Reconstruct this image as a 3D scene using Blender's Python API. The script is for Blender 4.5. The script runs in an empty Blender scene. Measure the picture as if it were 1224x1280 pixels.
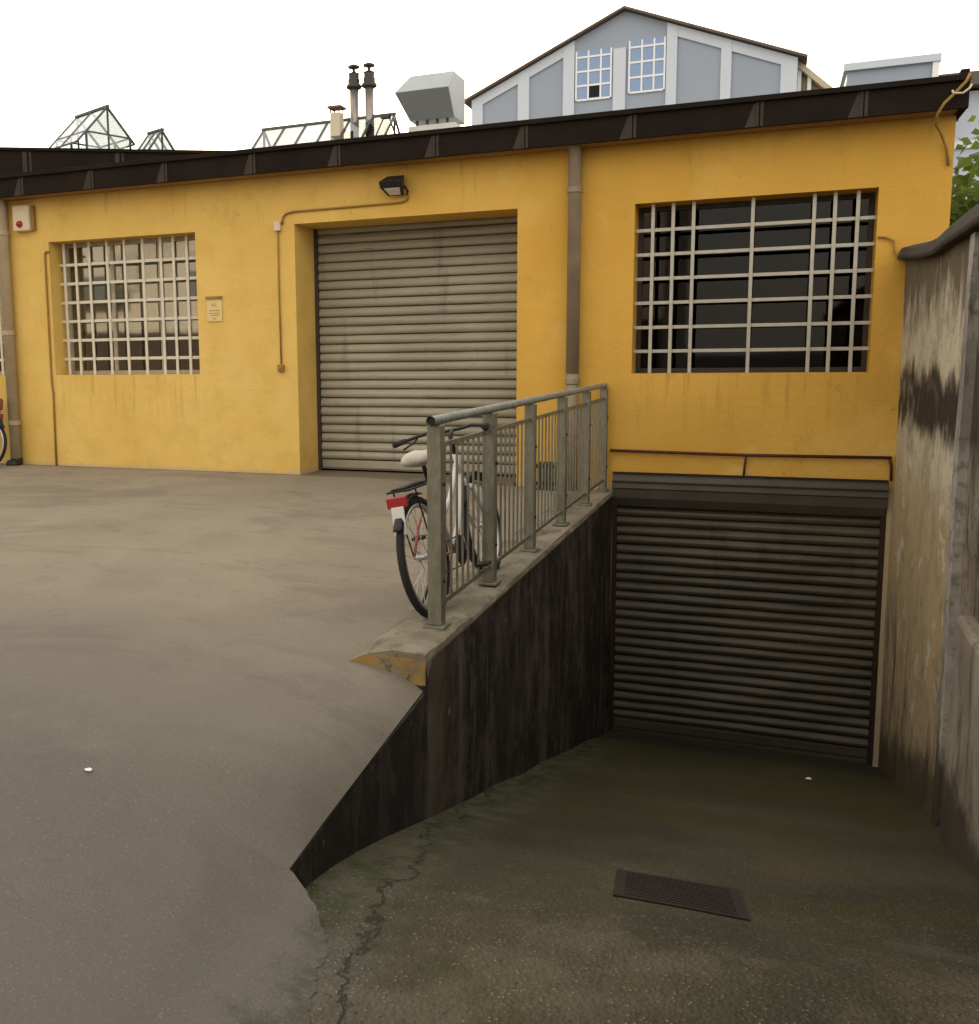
import bpy, bmesh, math, random
from mathutils import Vector, Matrix
random.seed(7)
R = math.radians
scene = bpy.context.scene
COL = scene.collection

# ------------------------------------------------------------------ helpers
def obj(name, bm, m=None, parent=None, smooth=False, bevel=0.0):
    me = bpy.data.meshes.new(name)
    bmesh.ops.recalc_face_normals(bm, faces=bm.faces)
    bm.to_mesh(me); bm.free()
    if smooth:
        for p in me.polygons: p.use_smooth = True
    o = bpy.data.objects.new(name, me); COL.objects.link(o)
    if m: me.materials.append(m)
    if parent: o.parent = parent
    if bevel:
        md = o.modifiers.new('bevel', 'BEVEL'); md.width = bevel; md.segments = 2; md.limit_method = 'ANGLE'
    return o

def tag(o, label=None, cat=None, group=None, kind=None):
    if label: o['label'] = label
    if cat: o['category'] = cat
    if group: o['group'] = group
    if kind: o['kind'] = kind
    return o

def thing(name, label, cat, loc=(0, 0, 0), rot=(0, 0, 0), group=None):
    o = bpy.data.objects.new(name, None); COL.objects.link(o)
    o.location = loc; o.rotation_euler = rot; o.empty_display_size = .1
    return tag(o, label, cat, group)

def B(): return bmesh.new()

def box(bm, x0, x1, y0, y1, z0, z1):
    v = [bm.verts.new(p) for p in ((x0,y0,z0),(x1,y0,z0),(x1,y1,z0),(x0,y1,z0),(x0,y0,z1),(x1,y0,z1),(x1,y1,z1),(x0,y1,z1))]
    for f in ((0,3,2,1),(4,5,6,7),(0,1,5,4),(1,2,6,5),(2,3,7,6),(3,0,4,7)): bm.faces.new([v[i] for i in f])
    return v

def hexa(bm, pts):
    v = [bm.verts.new(p) for p in pts]
    for f in ((0,3,2,1),(4,5,6,7),(0,1,5,4),(1,2,6,5),(2,3,7,6),(3,0,4,7)): bm.faces.new([v[i] for i in f])

def tube(bm, pts, r, n=10, cap=True, closed=False):
    pts = [Vector(p) for p in pts]; N = len(pts)
    rr = r if isinstance(r, (list, tuple)) else [r]*N
    rings = []; up = None
    for i, p in enumerate(pts):
        if closed: t = (pts[(i+1) % N]-pts[i-1]).normalized()
        elif i == 0: t = (pts[1]-p).normalized()
        elif i == N-1: t = (p-pts[i-1]).normalized()
        else: t = ((pts[i+1]-p).normalized()+(p-pts[i-1]).normalized()).normalized()
        if up is None:
            up = Vector((0,0,1)) if abs(t.z) < .9 else Vector((1,0,0))
        up = (up - t*up.dot(t)).normalized(); s = t.cross(up)
        rings.append([bm.verts.new(p+(up*math.cos(a)+s*math.sin(a))*rr[i]) for a in [2*math.pi*k/n for k in range(n)]])
    M = N if closed else N-1
    for i in range(M):
        a, b = rings[i], rings[(i+1) % N]
        for k in range(n): bm.faces.new((a[k], a[(k+1)%n], b[(k+1)%n], b[k]))
    if cap and not closed:
        bm.faces.new(rings[0][::-1]); bm.faces.new(rings[-1])

def bar(bm, p, q, w, h, up=(0,0,1)):
    p, q = Vector(p), Vector(q); t = (q-p).normalized(); up = Vector(up)
    if abs(t.dot(up)) > .98: up = Vector((0,1,0))
    s = t.cross(up).normalized(); u = s.cross(t)
    c = [(-w/2,-h/2),(w/2,-h/2),(w/2,h/2),(-w/2,h/2)]
    hexa(bm, [p+s*a+u*b for a,b in c]+[q+s*a+u*b for a,b in c])

def lathe(bm, prof, origin=(0,0,0), n=20, axis='z'):
    O = Vector(origin); rings = []
    for r, z in prof:
        ring = []
        for k in range(n):
            a = 2*math.pi*k/n; x, y = r*math.cos(a), r*math.sin(a)
            ring.append(bm.verts.new(O+(Vector((x,y,z)) if axis=='z' else Vector((x,z,y)))))
        rings.append(ring)
    for a, b in zip(rings, rings[1:]):
        for k in range(n): bm.faces.new((a[k], a[(k+1)%n], b[(k+1)%n], b[k]))
    if prof[0][0] > 1e-4: bm.faces.new(rings[0][::-1])
    if prof[-1][0] > 1e-4: bm.faces.new(rings[-1])

def prism(bm, prof, x0, x1, fn):
    """profile (a,b) pairs swept from x0 to x1; fn(x,a,b)->point"""
    A = [bm.verts.new(fn(x0,a,b)) for a,b in prof]; C = [bm.verts.new(fn(x1,a,b)) for a,b in prof]
    n = len(prof)
    for i in range(n): bm.faces.new((A[i],A[(i+1)%n],C[(i+1)%n],C[i]))
    bm.faces.new(A[::-1]); bm.faces.new(C)

def holed_wall(bm, xs, zs, holes, y0, y1):
    """wall slab between y0 (front) and y1 with rectangular holes, outer faces and reveals only"""
    xs = sorted(set(xs)); zs = sorted(set(zs))
    def solid(i, j):
        if i < 0 or j < 0 or i >= len(xs)-1 or j >= len(zs)-1: return False
        cx, cz = (xs[i]+xs[i+1])/2, (zs[j]+zs[j+1])/2
        return not any(a < cx < b and c < cz < d for a,b,c,d in holes)
    cache = {}
    def V(x, y, z):
        k = (x,y,z)
        if k not in cache: cache[k] = bm.verts.new(k)
        return cache[k]
    for i in range(len(xs)-1):
        for j in range(len(zs)-1):
            if not solid(i, j): continue
            a,b,c,d = xs[i],xs[i+1],zs[j],zs[j+1]
            bm.faces.new((V(a,y0,c),V(b,y0,c),V(b,y0,d),V(a,y0,d)))
            bm.faces.new((V(a,y1,c),V(a,y1,d),V(b,y1,d),V(b,y1,c)))
            if not solid(i-1,j): bm.faces.new((V(a,y0,c),V(a,y0,d),V(a,y1,d),V(a,y1,c)))
            if not solid(i+1,j): bm.faces.new((V(b,y0,c),V(b,y1,c),V(b,y1,d),V(b,y0,d)))
            if not solid(i,j-1): bm.faces.new((V(a,y0,c),V(a,y1,c),V(b,y1,c),V(b,y0,c)))
            if not solid(i,j+1): bm.faces.new((V(a,y0,d),V(b,y0,d),V(b,y1,d),V(a,y1,d)))

# ------------------------------------------------------------------ materials
class NT:
    def __init__(s, name, rough=.8, metal=0.0, spec=.3):
        s.m = bpy.data.materials.new(name); s.m.use_nodes = True; s.t = s.m.node_tree
        s.b = s.t.nodes['Principled BSDF']; s.b.inputs['Roughness'].default_value = rough
        s.b.inputs['Metallic'].default_value = metal; s.b.inputs['Specular IOR Level'].default_value = spec
        s.pos = s.n('ShaderNodeNewGeometry').outputs['Position']
    def n(s, typ, **kw):
        nd = s.t.nodes.new(typ)
        for k, v in kw.items(): setattr(nd, k, v)
        return nd
    def L(s, a, b): s.t.links.new(a, b)
    def vec(s, scale):
        mp = s.n('ShaderNodeMapping'); mp.inputs['Scale'].default_value = scale; s.L(s.pos, mp.inputs[0]); return mp.outputs[0]
    def noise(s, scale, detail=6, rough=.55, stretch=(1,1,1), dist=0.0):
        nd = s.n('ShaderNodeTexNoise'); nd.inputs['Scale'].default_value = scale; nd.inputs['Detail'].default_value = detail
        nd.inputs['Roughness'].default_value = rough; nd.inputs['Distortion'].default_value = dist
        s.L(s.vec(stretch), nd.inputs['Vector']); return nd.outputs[0]
    def voro(s, scale, feature='F1', stretch=(1,1,1)):
        nd = s.n('ShaderNodeTexVoronoi', feature=feature); nd.inputs['Scale'].default_value = scale
        s.L(s.vec(stretch), nd.inputs['Vector']); return nd.outputs['Distance']
    def ramp(s, fac, a, b, lo=0.0, hi=1.0):
        nd = s.n('ShaderNodeMapRange'); nd.interpolation_type = 'SMOOTHSTEP'
        s.L(fac, nd.inputs[0]); nd.inputs[1].default_value = a; nd.inputs[2].default_value = b
        nd.inputs[3].default_value = lo; nd.inputs[4].default_value = hi; return nd.outputs[0]
    def math(s, op, a, b=None):
        nd = s.n('ShaderNodeMath', operation=op)
        for i, v in enumerate((a, b)):
            if v is None: continue
            if isinstance(v, (int, float)): nd.inputs[i].default_value = v
            else: s.L(v, nd.inputs[i])
        return nd.outputs[0]
    def mix(s, fac, a, b):
        nd = s.n('ShaderNodeMix', data_type='RGBA')
        if isinstance(fac, (int, float)): nd.inputs[0].default_value = fac
        else: s.L(fac, nd.inputs[0])
        for i, v in ((6, a), (7, b)):
            if isinstance(v, (tuple, list)): nd.inputs[i].default_value = (*v[:3], 1)
            else: s.L(v, nd.inputs[i])
        return nd.outputs[2]
    def xyz(s):
        nd = s.n('ShaderNodeSeparateXYZ'); s.L(s.pos, nd.inputs[0]); return nd.outputs
    def col(s, c):
        if isinstance(c, (tuple, list)): s.b.inputs['Base Color'].default_value = (*c[:3], 1)
        else: s.L(c, s.b.inputs['Base Color'])
        return s
    def rough(s, v): s.L(v, s.b.inputs['Roughness']); return s
    def bump(s, h, strength=.3, dist=.01):
        nd = s.n('ShaderNodeBump'); nd.inputs['Strength'].default_value = strength; nd.inputs['Distance'].default_value = dist
        s.L(h, nd.inputs['Height']); s.L(nd.outputs[0], s.b.inputs['Normal']); return s

def plain(name, c, rough=.6, metal=0.0, var=.25, scale=8, spec=.3, bump=0.0):
    m = NT(name, rough, metal, spec)
    d = tuple(x*(1-var) for x in c); l = tuple(min(1, x*(1+var)) for x in c)
    m.col(m.mix(m.noise(scale), d, l))
    if bump: m.bump(m.noise(scale*8, 3), bump, .004)
    return m.m

def stucco():
    m = NT('yellow_stucco', .9, 0, .15); x, y, z = m.xyz()
    big = m.noise(.55, 4); mid = m.noise(3.2, 6); fine = m.noise(38, 5)
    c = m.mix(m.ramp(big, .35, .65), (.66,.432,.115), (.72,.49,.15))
    c = m.mix(m.ramp(m.math('ADD', x, m.math('MULTIPLY', m.noise(.9, 4), 3)), -2.6, 1.2, 0, .9), c, m.mix(m.ramp(big, .35, .65), (.57,.318,.053), (.65,.378,.072)))  # more orange to the right, and darker: the dimmer light is in the paint
    c = m.mix(m.ramp(mid, .42, .7, 0, .35), c, (.55,.345,.075))
    # bleached patches, scuffed plaster and thin dirt runs under the eave
    c = m.mix(m.ramp(m.noise(1.3, 8, .65), .56, .74, 0, .45), c, (.70,.53,.21))
    runs = m.math('MULTIPLY', m.ramp(m.noise(5, 6, .7, (1.6,1,.22)), .58, .74), m.ramp(z, 2.2, 3.3))
    c = m.mix(m.math('MULTIPLY', runs, .5), c, (.30,.16,.045))
    scr = m.math('MULTIPLY', m.ramp(m.noise(9, 7, .75, (1,1,2.2), 1.2), .64, .70), m.ramp(m.math('ADD', z, m.math('MULTIPLY', m.noise(2), .8)), 3.0, 3.6))
    c = m.mix(m.math('MULTIPLY', scr, .5), c, (.22,.10,.03))
    inw = m.math('ADD', m.math('MULTIPLY', m.ramp(x, -6.98, -6.9), m.ramp(x, -4.76, -4.84)), m.math('MULTIPLY', m.ramp(x, .2, .26), m.ramp(x, 2.38, 2.3)))
    sill = m.math('MULTIPLY', m.math('MULTIPLY', m.ramp(m.noise(7, 7, .65, (1.6,1,.13)), .50, .66), m.ramp(z, .45, 1.18)), m.math('MULTIPLY', inw, m.ramp(z, 1.23, 1.21)))
    c = m.mix(m.math('MULTIPLY', sill, .42), c, (.30,.17,.05))
    c = m.mix(m.math('MULTIPLY', m.ramp(x, 2.53, 2.56), m.ramp(z, .2, .1)), c, (.30,.225,.125))
    fl = m.math('MULTIPLY', m.ramp(m.noise(26, 5, .7, (1,1,1.4)), .64, .70), m.ramp(m.noise(1.7, 5, .6), .48, .62))
    c = m.mix(m.math('MULTIPLY', fl, .45), c, (.26,.13,.03))
    hair = m.ramp(m.math('ABSOLUTE', m.math('SUBTRACT', m.noise(1.5, 8, .62, (1,1,.6)), .5)), .0, .0022, 1, 0)
    hair = m.math('MULTIPLY', hair, m.ramp(m.noise(.8, 3), .54, .60)); c = m.mix(m.math('MULTIPLY', hair, .5), c, (.20,.11,.03))
    ptch = m.math('MULTIPLY', m.ramp(m.noise(.75, 7, .62), .56, .66), .22); c = m.mix(ptch, c, (.70,.50,.17))
    # pale splashed band and chipped render right at the foot of the wall
    foot = m.ramp(m.math('ADD', z, m.math('MULTIPLY', m.noise(6, 7, .7), .16)), .13, .19, .7, 0)
    c = m.mix(foot, c, (.50,.40,.25))
    m.col(c)
    h = m.math('ADD', m.math('MULTIPLY', fine, .6), m.math('MULTIPLY', m.noise(11, 6, .6), 1.2))
    h = m.math('SUBTRACT', m.math('SUBTRACT', h, m.math('MULTIPLY', scr, .8)), m.math('MULTIPLY', hair, .5))
    return m.bump(h, .5, .012).m

def concrete_yard():
    m = NT('yard_concrete', .85, 0, .25); x, y, z = m.xyz()
    c = m.mix(m.ramp(m.noise(.5, 5), .35, .65), (.255,.217,.16), (.295,.254,.19))
    c = m.mix(m.ramp(m.noise(1.1, 7, .6, (1,.6,1)), .45, .72, 0, .6), c, (.20,.173,.13))
    c = m.mix(m.ramp(m.noise(.33, 3), .5, .7, 0, .5), c, (.27,.228,.17))
    c = m.mix(m.ramp(m.noise(2.4, 6, .7), .60, .72, 0, .3), c, (.17,.145,.11))
    c = m.mix(m.ramp(m.noise(.9, 8, .72, (.6,1.3,1), .8), .50, .60, 0, .32), c, (.125,.107,.086))
    c = m.mix(m.ramp(m.noise(5.5, 8, .75), .54, .66, 0, .30), c, (.14,.118,.09))
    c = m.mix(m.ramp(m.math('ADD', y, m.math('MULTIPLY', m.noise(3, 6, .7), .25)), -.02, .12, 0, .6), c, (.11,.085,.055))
    far = m.ramp(m.math('ADD', y, m.math('MULTIPLY', m.noise(.7, 4), 1.6)), -7.0, -3.2, .9, 0)  # near end of the slab darkened: falling light put into the colour
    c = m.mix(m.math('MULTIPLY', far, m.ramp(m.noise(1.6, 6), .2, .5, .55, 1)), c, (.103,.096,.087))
    # mossy, broken margin along the ramp
    edge = m.math('ADD', x, m.math('MULTIPLY', m.noise(5, 7, .7), .5))
    e = m.math('MULTIPLY', m.ramp(m.math('ADD', edge, m.math('MULTIPLY', m.noise(24, 5, .7), .22)), .48, .66), m.ramp(y, -7.05, -7.3))
    c = m.mix(m.math('MULTIPLY', e, m.ramp(m.noise(11, 8, .75), .38, .6, .15, .8)), c, (.052,.050,.034))
    crk = m.ramp(m.math('ABSOLUTE', m.math('SUBTRACT', m.noise(1.1, 7, .62, (.8,1.5,1)), .5)), .0, .0035, 1, 0)
    crk = m.math('MULTIPLY', crk, m.ramp(m.noise(.9, 3), .46, .54))
    crk = m.math('MULTIPLY', crk, m.ramp(y, -4.0, -7.4, .35, 1))
    c = m.mix(m.math('MULTIPLY', crk, .22), c, (.06,.055,.045))
    grit = m.ramp(m.noise(150, 4, .75), .50, .66, 0, .55); c = m.mix(grit, c, (.085,.075,.06))
    spk = m.ramp(m.noise(120, 2), .60, .72, 0, .4)
    c = m.mix(spk, c, (.27,.25,.21))
    m.col(c)
    h = m.math('ADD', m.noise(60, 6, .7), m.math('MULTIPLY', m.noise(7, 4), .8))
    return m.bump(h, .5, .008).m

def asphalt_ramp():
    m = NT('ramp_asphalt', .78, 0, .3); x, y, z = m.xyz()
    big = m.noise(.8, 6, .6)
    c = m.mix(m.ramp(big, .38, .62), (.030,.027,.013), (.056,.048,.025))
    moss = m.ramp(m.math('ADD', m.noise(1.4, 7, .65), m.ramp(y, -6.6, -2.5, -.05, .14)), .47, .68, 0, .85)
    c = m.mix(moss, c, (.038,.038,.009))
    # green apron beside the retaining wall
    ed = m.math('ADD', x, m.math('MULTIPLY', m.noise(2.2, 6), .5))
    ap = m.ramp(ed, .42, .75, .8, 0)
    c = m.mix(ap, c, m.mix(m.ramp(m.noise(7, 7, .7), .4, .6), (.036,.042,.016), (.078,.076,.048)))
    pal = m.math('MULTIPLY', m.ramp(m.math('ADD', x, m.math('MULTIPLY', m.noise(4, 7, .7), .5)), .92, .52), m.ramp(y, -7.1, -7.6)); c = m.mix(m.math('MULTIPLY', pal, m.ramp(m.noise(9, 7, .7), .35, .6, .3, .9)), c, (.098,.090,.072))
    # worn pale patches where the aggregate shows, mostly on the upper part
    worn = m.math('MULTIPLY', m.ramp(m.noise(1.5, 8, .7, (1,1.1,1)), .50, .64), m.ramp(y, -5.0, -6.8))
    c = m.mix(m.math('MULTIPLY', worn, .5), c, (.105,.09,.06))
    v = m.voro(62); st = m.ramp(v, .12, .30, 1, 0)
    st = m.math('MULTIPLY', st, m.ramp(m.noise(30, 2), .42, .62)); st = m.math('MULTIPLY', st, m.ramp(y, -3.5, -6.2, .15, .8))
    c = m.mix(st, c, (.25,.215,.145))
    holes = m.ramp(m.noise(45, 4, .7), .56, .68, 0, .6); c = m.mix(holes, c, (.018,.016,.011))
    crk = m.ramp(m.math('ABSOLUTE', m.math('SUBTRACT', m.math('ADD', x, m.math('MULTIPLY', m.noise(2.6, 6, .65), .55)), m.ramp(y, -5.6, -8.0, .42, .74))), .0, .014, 1, 0)
    c = m.mix(m.math('MULTIPLY', crk, .8), c, (.012,.012,.008))
    # damp silt below the drain and along the shutter
    silt = m.ramp(m.math('ADD', y, m.math('MULTIPLY', m.noise(3, 5), .8)), -.7, -.1, 0, .7); c = m.mix(silt, c, (.022,.019,.012))
    m.col(c)
    h = m.math('SUBTRACT', m.math('ADD', m.math('MULTIPLY', v, -1.0), m.noise(14, 5)), m.math('MULTIPLY', crk, 1.5))
    return m.bump(h, .6, .012).m

def stained_wall():
    m = NT('stained_concrete', .85, 0, .25); x, y, z = m.xyz()
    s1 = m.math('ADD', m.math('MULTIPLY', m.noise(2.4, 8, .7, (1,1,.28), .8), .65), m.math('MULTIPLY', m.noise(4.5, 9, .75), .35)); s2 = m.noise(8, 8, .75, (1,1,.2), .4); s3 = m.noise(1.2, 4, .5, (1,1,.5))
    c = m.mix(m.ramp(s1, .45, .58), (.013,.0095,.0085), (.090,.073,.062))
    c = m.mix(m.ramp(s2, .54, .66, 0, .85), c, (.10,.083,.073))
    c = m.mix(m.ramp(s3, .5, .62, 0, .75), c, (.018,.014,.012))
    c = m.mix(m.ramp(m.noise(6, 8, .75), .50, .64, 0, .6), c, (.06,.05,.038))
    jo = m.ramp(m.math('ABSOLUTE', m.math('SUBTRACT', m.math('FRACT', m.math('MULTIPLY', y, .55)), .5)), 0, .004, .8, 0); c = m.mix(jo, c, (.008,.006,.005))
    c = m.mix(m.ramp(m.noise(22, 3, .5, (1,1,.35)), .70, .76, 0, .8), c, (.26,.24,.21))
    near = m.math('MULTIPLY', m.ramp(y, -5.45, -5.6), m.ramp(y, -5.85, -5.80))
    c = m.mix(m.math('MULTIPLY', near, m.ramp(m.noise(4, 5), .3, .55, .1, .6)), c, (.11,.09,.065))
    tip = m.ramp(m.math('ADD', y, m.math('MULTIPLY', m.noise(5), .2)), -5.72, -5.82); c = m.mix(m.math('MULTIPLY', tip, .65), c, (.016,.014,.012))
    m.col(c)
    return m.bump(m.math('ADD', m.noise(25, 6, .6), m.math('MULTIPLY', s2, .6)), .5, .012).m

def curb_concrete():
    m = NT('curb_concrete', .9, 0, .2); x, y, z = m.xyz()
    c = m.mix(m.ramp(m.noise(3, 6), .35, .65), (.15,.128,.092), (.235,.21,.16))
    c = m.mix(m.ramp(m.noise(7, 6, .7, (1,.6,1)), .52, .68, 0, .8), c, (.075,.062,.042))
    c = m.mix(m.ramp(m.noise(2.2, 5), .56, .66, 0, .5), c, (.085,.082,.045))
    # ochre paint left on the blunt end
    end = m.math('MULTIPLY', m.ramp(m.math('ADD', y, m.math('MULTIPLY', m.noise(30, 5), .012)), -5.828, -5.840), m.ramp(z, -.008, -.02))
    c = m.mix(m.math('MULTIPLY', end, m.ramp(m.noise(7, 7, .7), .34, .56, .15, .95)), c, (.30,.19,.06))
    c = m.mix(m.math('MULTIPLY', m.ramp(m.noise(13, 6, .7), .52, .66, 0, .75), m.ramp(y, -5.82, -5.84)), c, (.05,.035,.02))
    m.col(c); return m.bump(m.noise(28, 6, .65), .6, .015).m

def boundary_plaster():
    m = NT('mouldy_plaster', .9, 0, .2); x, y, z = m.xyz()
    c = m.mix(m.ramp(m.noise(1.6, 6), .35, .65), (.42,.365,.265), (.53,.475,.36))
    # lower part ochre
    lo = m.ramp(m.math('ADD', z, m.math('MULTIPLY', m.noise(2, 5), .5)), .9, .3); c = m.mix(m.math('MULTIPLY', lo, .85), c, (.37,.27,.14))
    st = m.math('ADD', m.math('MULTIPLY', m.noise(6, 8, .7, (1,1,.22)), .6), m.math('MULTIPLY', m.noise(3.2, 8, .7), .4))
    c = m.mix(m.ramp(m.noise(2.8, 9, .72), .47, .60, 0, .65), c, (.25,.215,.15))
    c = m.mix(m.ramp(m.noise(8, 8, .75), .55, .64, 0, .5), c, (.17,.12,.06))
    c = m.mix(m.ramp(m.noise(3.6, 6, .6), .62, .65, 0, .6), c, (.55,.51,.43))
    # grey weathering and dark runs below the coping
    run = m.math('MULTIPLY', m.ramp(m.math('ADD', st, m.ramp(z, 1.2, 2.2, -.08, .20)), .48, .66), m.ramp(z, 1.0, 1.5))
    c = m.mix(m.math('MULTIPLY', run, .85), c, (.075,.058,.036))
    # the black mould belt half way up
    zz = m.math('ADD', z, m.math('MULTIPLY', m.math('SUBTRACT', m.noise(4, 6, .55, (1,1,.6)), .5), .6))
    belt = m.math('MULTIPLY', m.ramp(zz, .68, .88), m.ramp(zz, 1.30, 1.14)); c = m.mix(m.math('MULTIPLY', belt, m.ramp(m.noise(3.5, 5, .5), .30, .55, .6, .97)), c, (.026,.02,.013))
    drip = m.math('MULTIPLY', m.ramp(m.noise(8, 8, .7, (1,1,.14)), .54, .66), m.math('MULTIPLY', m.ramp(z, .2, .8), m.ramp(z, 1.0, .8)))
    c = m.mix(m.math('MULTIPLY', drip, .6), c, (.08,.06,.035))
    # damp and rust low down
    low = m.math('MULTIPLY', m.ramp(m.noise(3.5, 7, .65, (1,1,.4)), .48, .64), m.ramp(z, -.3, -1.4)); c = m.mix(m.math('MULTIPLY', low, .8), c, (.085,.052,.024))
    rise = m.ramp(m.math('ADD', m.math('ADD', z, m.math('MULTIPLY', y, .3)), m.math('MULTIPLY', m.noise(4, 6), .6)), -2.05, -1.75, .85, 0); c = m.mix(rise, c, (.05,.04,.025))
    pit = m.ramp(m.noise(16, 5, .7), .66, .72, 0, .7); c = m.mix(pit, c, (.14,.09,.04))
    m.col(c); return m.bump(m.math('ADD', m.noise(30, 6, .6), m.math('MULTIPLY', m.noise(5, 4), 1.2)), .45, .012).m

def grey_wall(name, a, b, dark, belt=0, damp=None):
    m = NT(name, .9, 0, .2)
    c = m.mix(m.ramp(m.noise(2.5, 6), .35, .65), a, b)
    c = m.mix(m.ramp(m.noise(6, 7, .7, (1,1,.2)), .50, .66, 0, .85), c, dark)
    x, y, z = m.xyz()
    if belt:
        zz = m.math('ADD', z, m.math('MULTIPLY', m.math('SUBTRACT', m.noise(6, 6, .65, (1,1,.4)), .5), .7))
        c = m.mix(m.math('MULTIPLY', m.math('MULTIPLY', m.ramp(zz, .72, .95), m.ramp(zz, 1.5, 1.3)), belt), c, (.035,.026,.015))
        c = m.mix(m.math('MULTIPLY', m.ramp(m.noise(11, 7, .75), .50, .62), .55), c, dark)
    if damp is not None:
        c = m.mix(m.ramp(m.math('ADD', z, m.math('MULTIPLY', m.noise(5, 6, .7), .5)), damp, damp+.25, .85, 0), c, (.035,.026,.016))
    m.col(c); return m.bump(m.noise(26, 6, .65), .55, .012).m

def shutter_metal(name, a, b, grime, slat, zoff, amt):
    m = NT(name, .5, .0, .4); x, y, z = m.xyz()
    c = m.mix(m.ramp(m.noise(1.4, 5, .5, (.5,1,1)), .35, .65), a, b)
    # grime caught in the groove at the foot of every slat
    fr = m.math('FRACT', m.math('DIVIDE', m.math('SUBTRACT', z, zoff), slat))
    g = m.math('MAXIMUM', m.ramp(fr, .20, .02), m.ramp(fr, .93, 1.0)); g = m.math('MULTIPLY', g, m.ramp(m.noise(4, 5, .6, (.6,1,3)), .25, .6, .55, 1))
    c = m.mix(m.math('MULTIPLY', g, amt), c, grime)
    c = m.mix(m.ramp(m.noise(11, 6, .75, (.35,1,2.0)), .60, .70, 0, .55), c, grime)
    c = m.mix(m.ramp(m.noise(2.2, 6, .6, (2.2,1,.35)), .55, .72, 0, .35), c, grime)
    m.col(c); return m.bump(m.noise(30, 4), .15, .003).m

def galv(name, a, b, rust=0.0):
    m = NT(name, .45, .55, .5)
    c = m.mix(m.ramp(m.noise(26, 6, .7, (1,1,.4)), .35, .65), a, b)
    c = m.mix(m.ramp(m.noise(5, 8, .75, (1,1,.35)), .54, .70, 0, .55), c, tuple(v*.5 for v in a))
    if rust: c = m.mix(m.ramp(m.noise(7, 6, .7), .62, .70, 0, rust), c, (.12,.05,.02))
    m.col(c); m.rough(m.ramp(m.noise(14, 4), .3, .7, .38, .62)); return m.bump(m.noise(45, 4), .12, .003).m

def glass(name, tint=(.75,.8,.8), refl=.10, see=.85):
    m = bpy.data.materials.new(name); m.use_nodes = True; t = m.node_tree; t.nodes.clear()
    out = t.nodes.new('ShaderNodeOutputMaterial'); mix = t.nodes.new('ShaderNodeMixShader')
    tr = t.nodes.new('ShaderNodeBsdfTransparent'); tr.inputs[0].default_value = (tint[0]*see, tint[1]*see, tint[2]*see, 1)
    gl = t.nodes.new('ShaderNodeBsdfGlossy'); gl.inputs['Roughness'].default_value = .03; gl.inputs[0].default_value = (.95,.95,.95,1)
    lw = t.nodes.new('ShaderNodeLayerWeight'); lw.inputs[0].default_value = .5
    pw = t.nodes.new('ShaderNodeMath'); pw.operation = 'POWER'; pw.inputs[1].default_value = 4; t.links.new(lw.outputs['Facing'], pw.inputs[0])
    mx = t.nodes.new('ShaderNodeMapRange'); mx.inputs[3].default_value = refl; mx.inputs[4].default_value = .7
    nz = t.nodes.new('ShaderNodeTexNoise'); nz.inputs['Scale'].default_value = 1.6
    bp = t.nodes.new('ShaderNodeBump'); bp.inputs['Strength'].default_value = .12; bp.inputs['Distance'].default_value = .02
    t.links.new(nz.outputs[0], bp.inputs['Height']); t.links.new(bp.outputs[0], gl.inputs['Normal'])
    t.links.new(pw.outputs[0], mx.inputs[0]); t.links.new(mx.outputs[0], mix.inputs[0])
    t.links.new(tr.outputs[0], mix.inputs[1]); t.links.new(gl.outputs[0], mix.inputs[2]); t.links.new(mix.outputs[0], out.inputs[0])
    return m

def leaf_mat(name, a, b):
    m = NT(name, .55, 0, .35)
    oi = m.n('ShaderNodeNewGeometry')
    c = m.mix(oi.outputs['Random Per Island'], a, b); m.col(c)
    tr = m.n('ShaderNodeBsdfTranslucent'); m.L(m.mix(.5, c, (b[0]*1.6, b[1]*1.7, b[2])), tr.inputs[0])
    ms = m.n('ShaderNodeMixShader'); ms.inputs[0].default_value = .45
    out = m.t.nodes['Material Output']; m.L(m.b.outputs[0], ms.inputs[1]); m.L(tr.outputs[0], ms.inputs[2]); m.L(ms.outputs[0], out.inputs[0])
    return m.m

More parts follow.
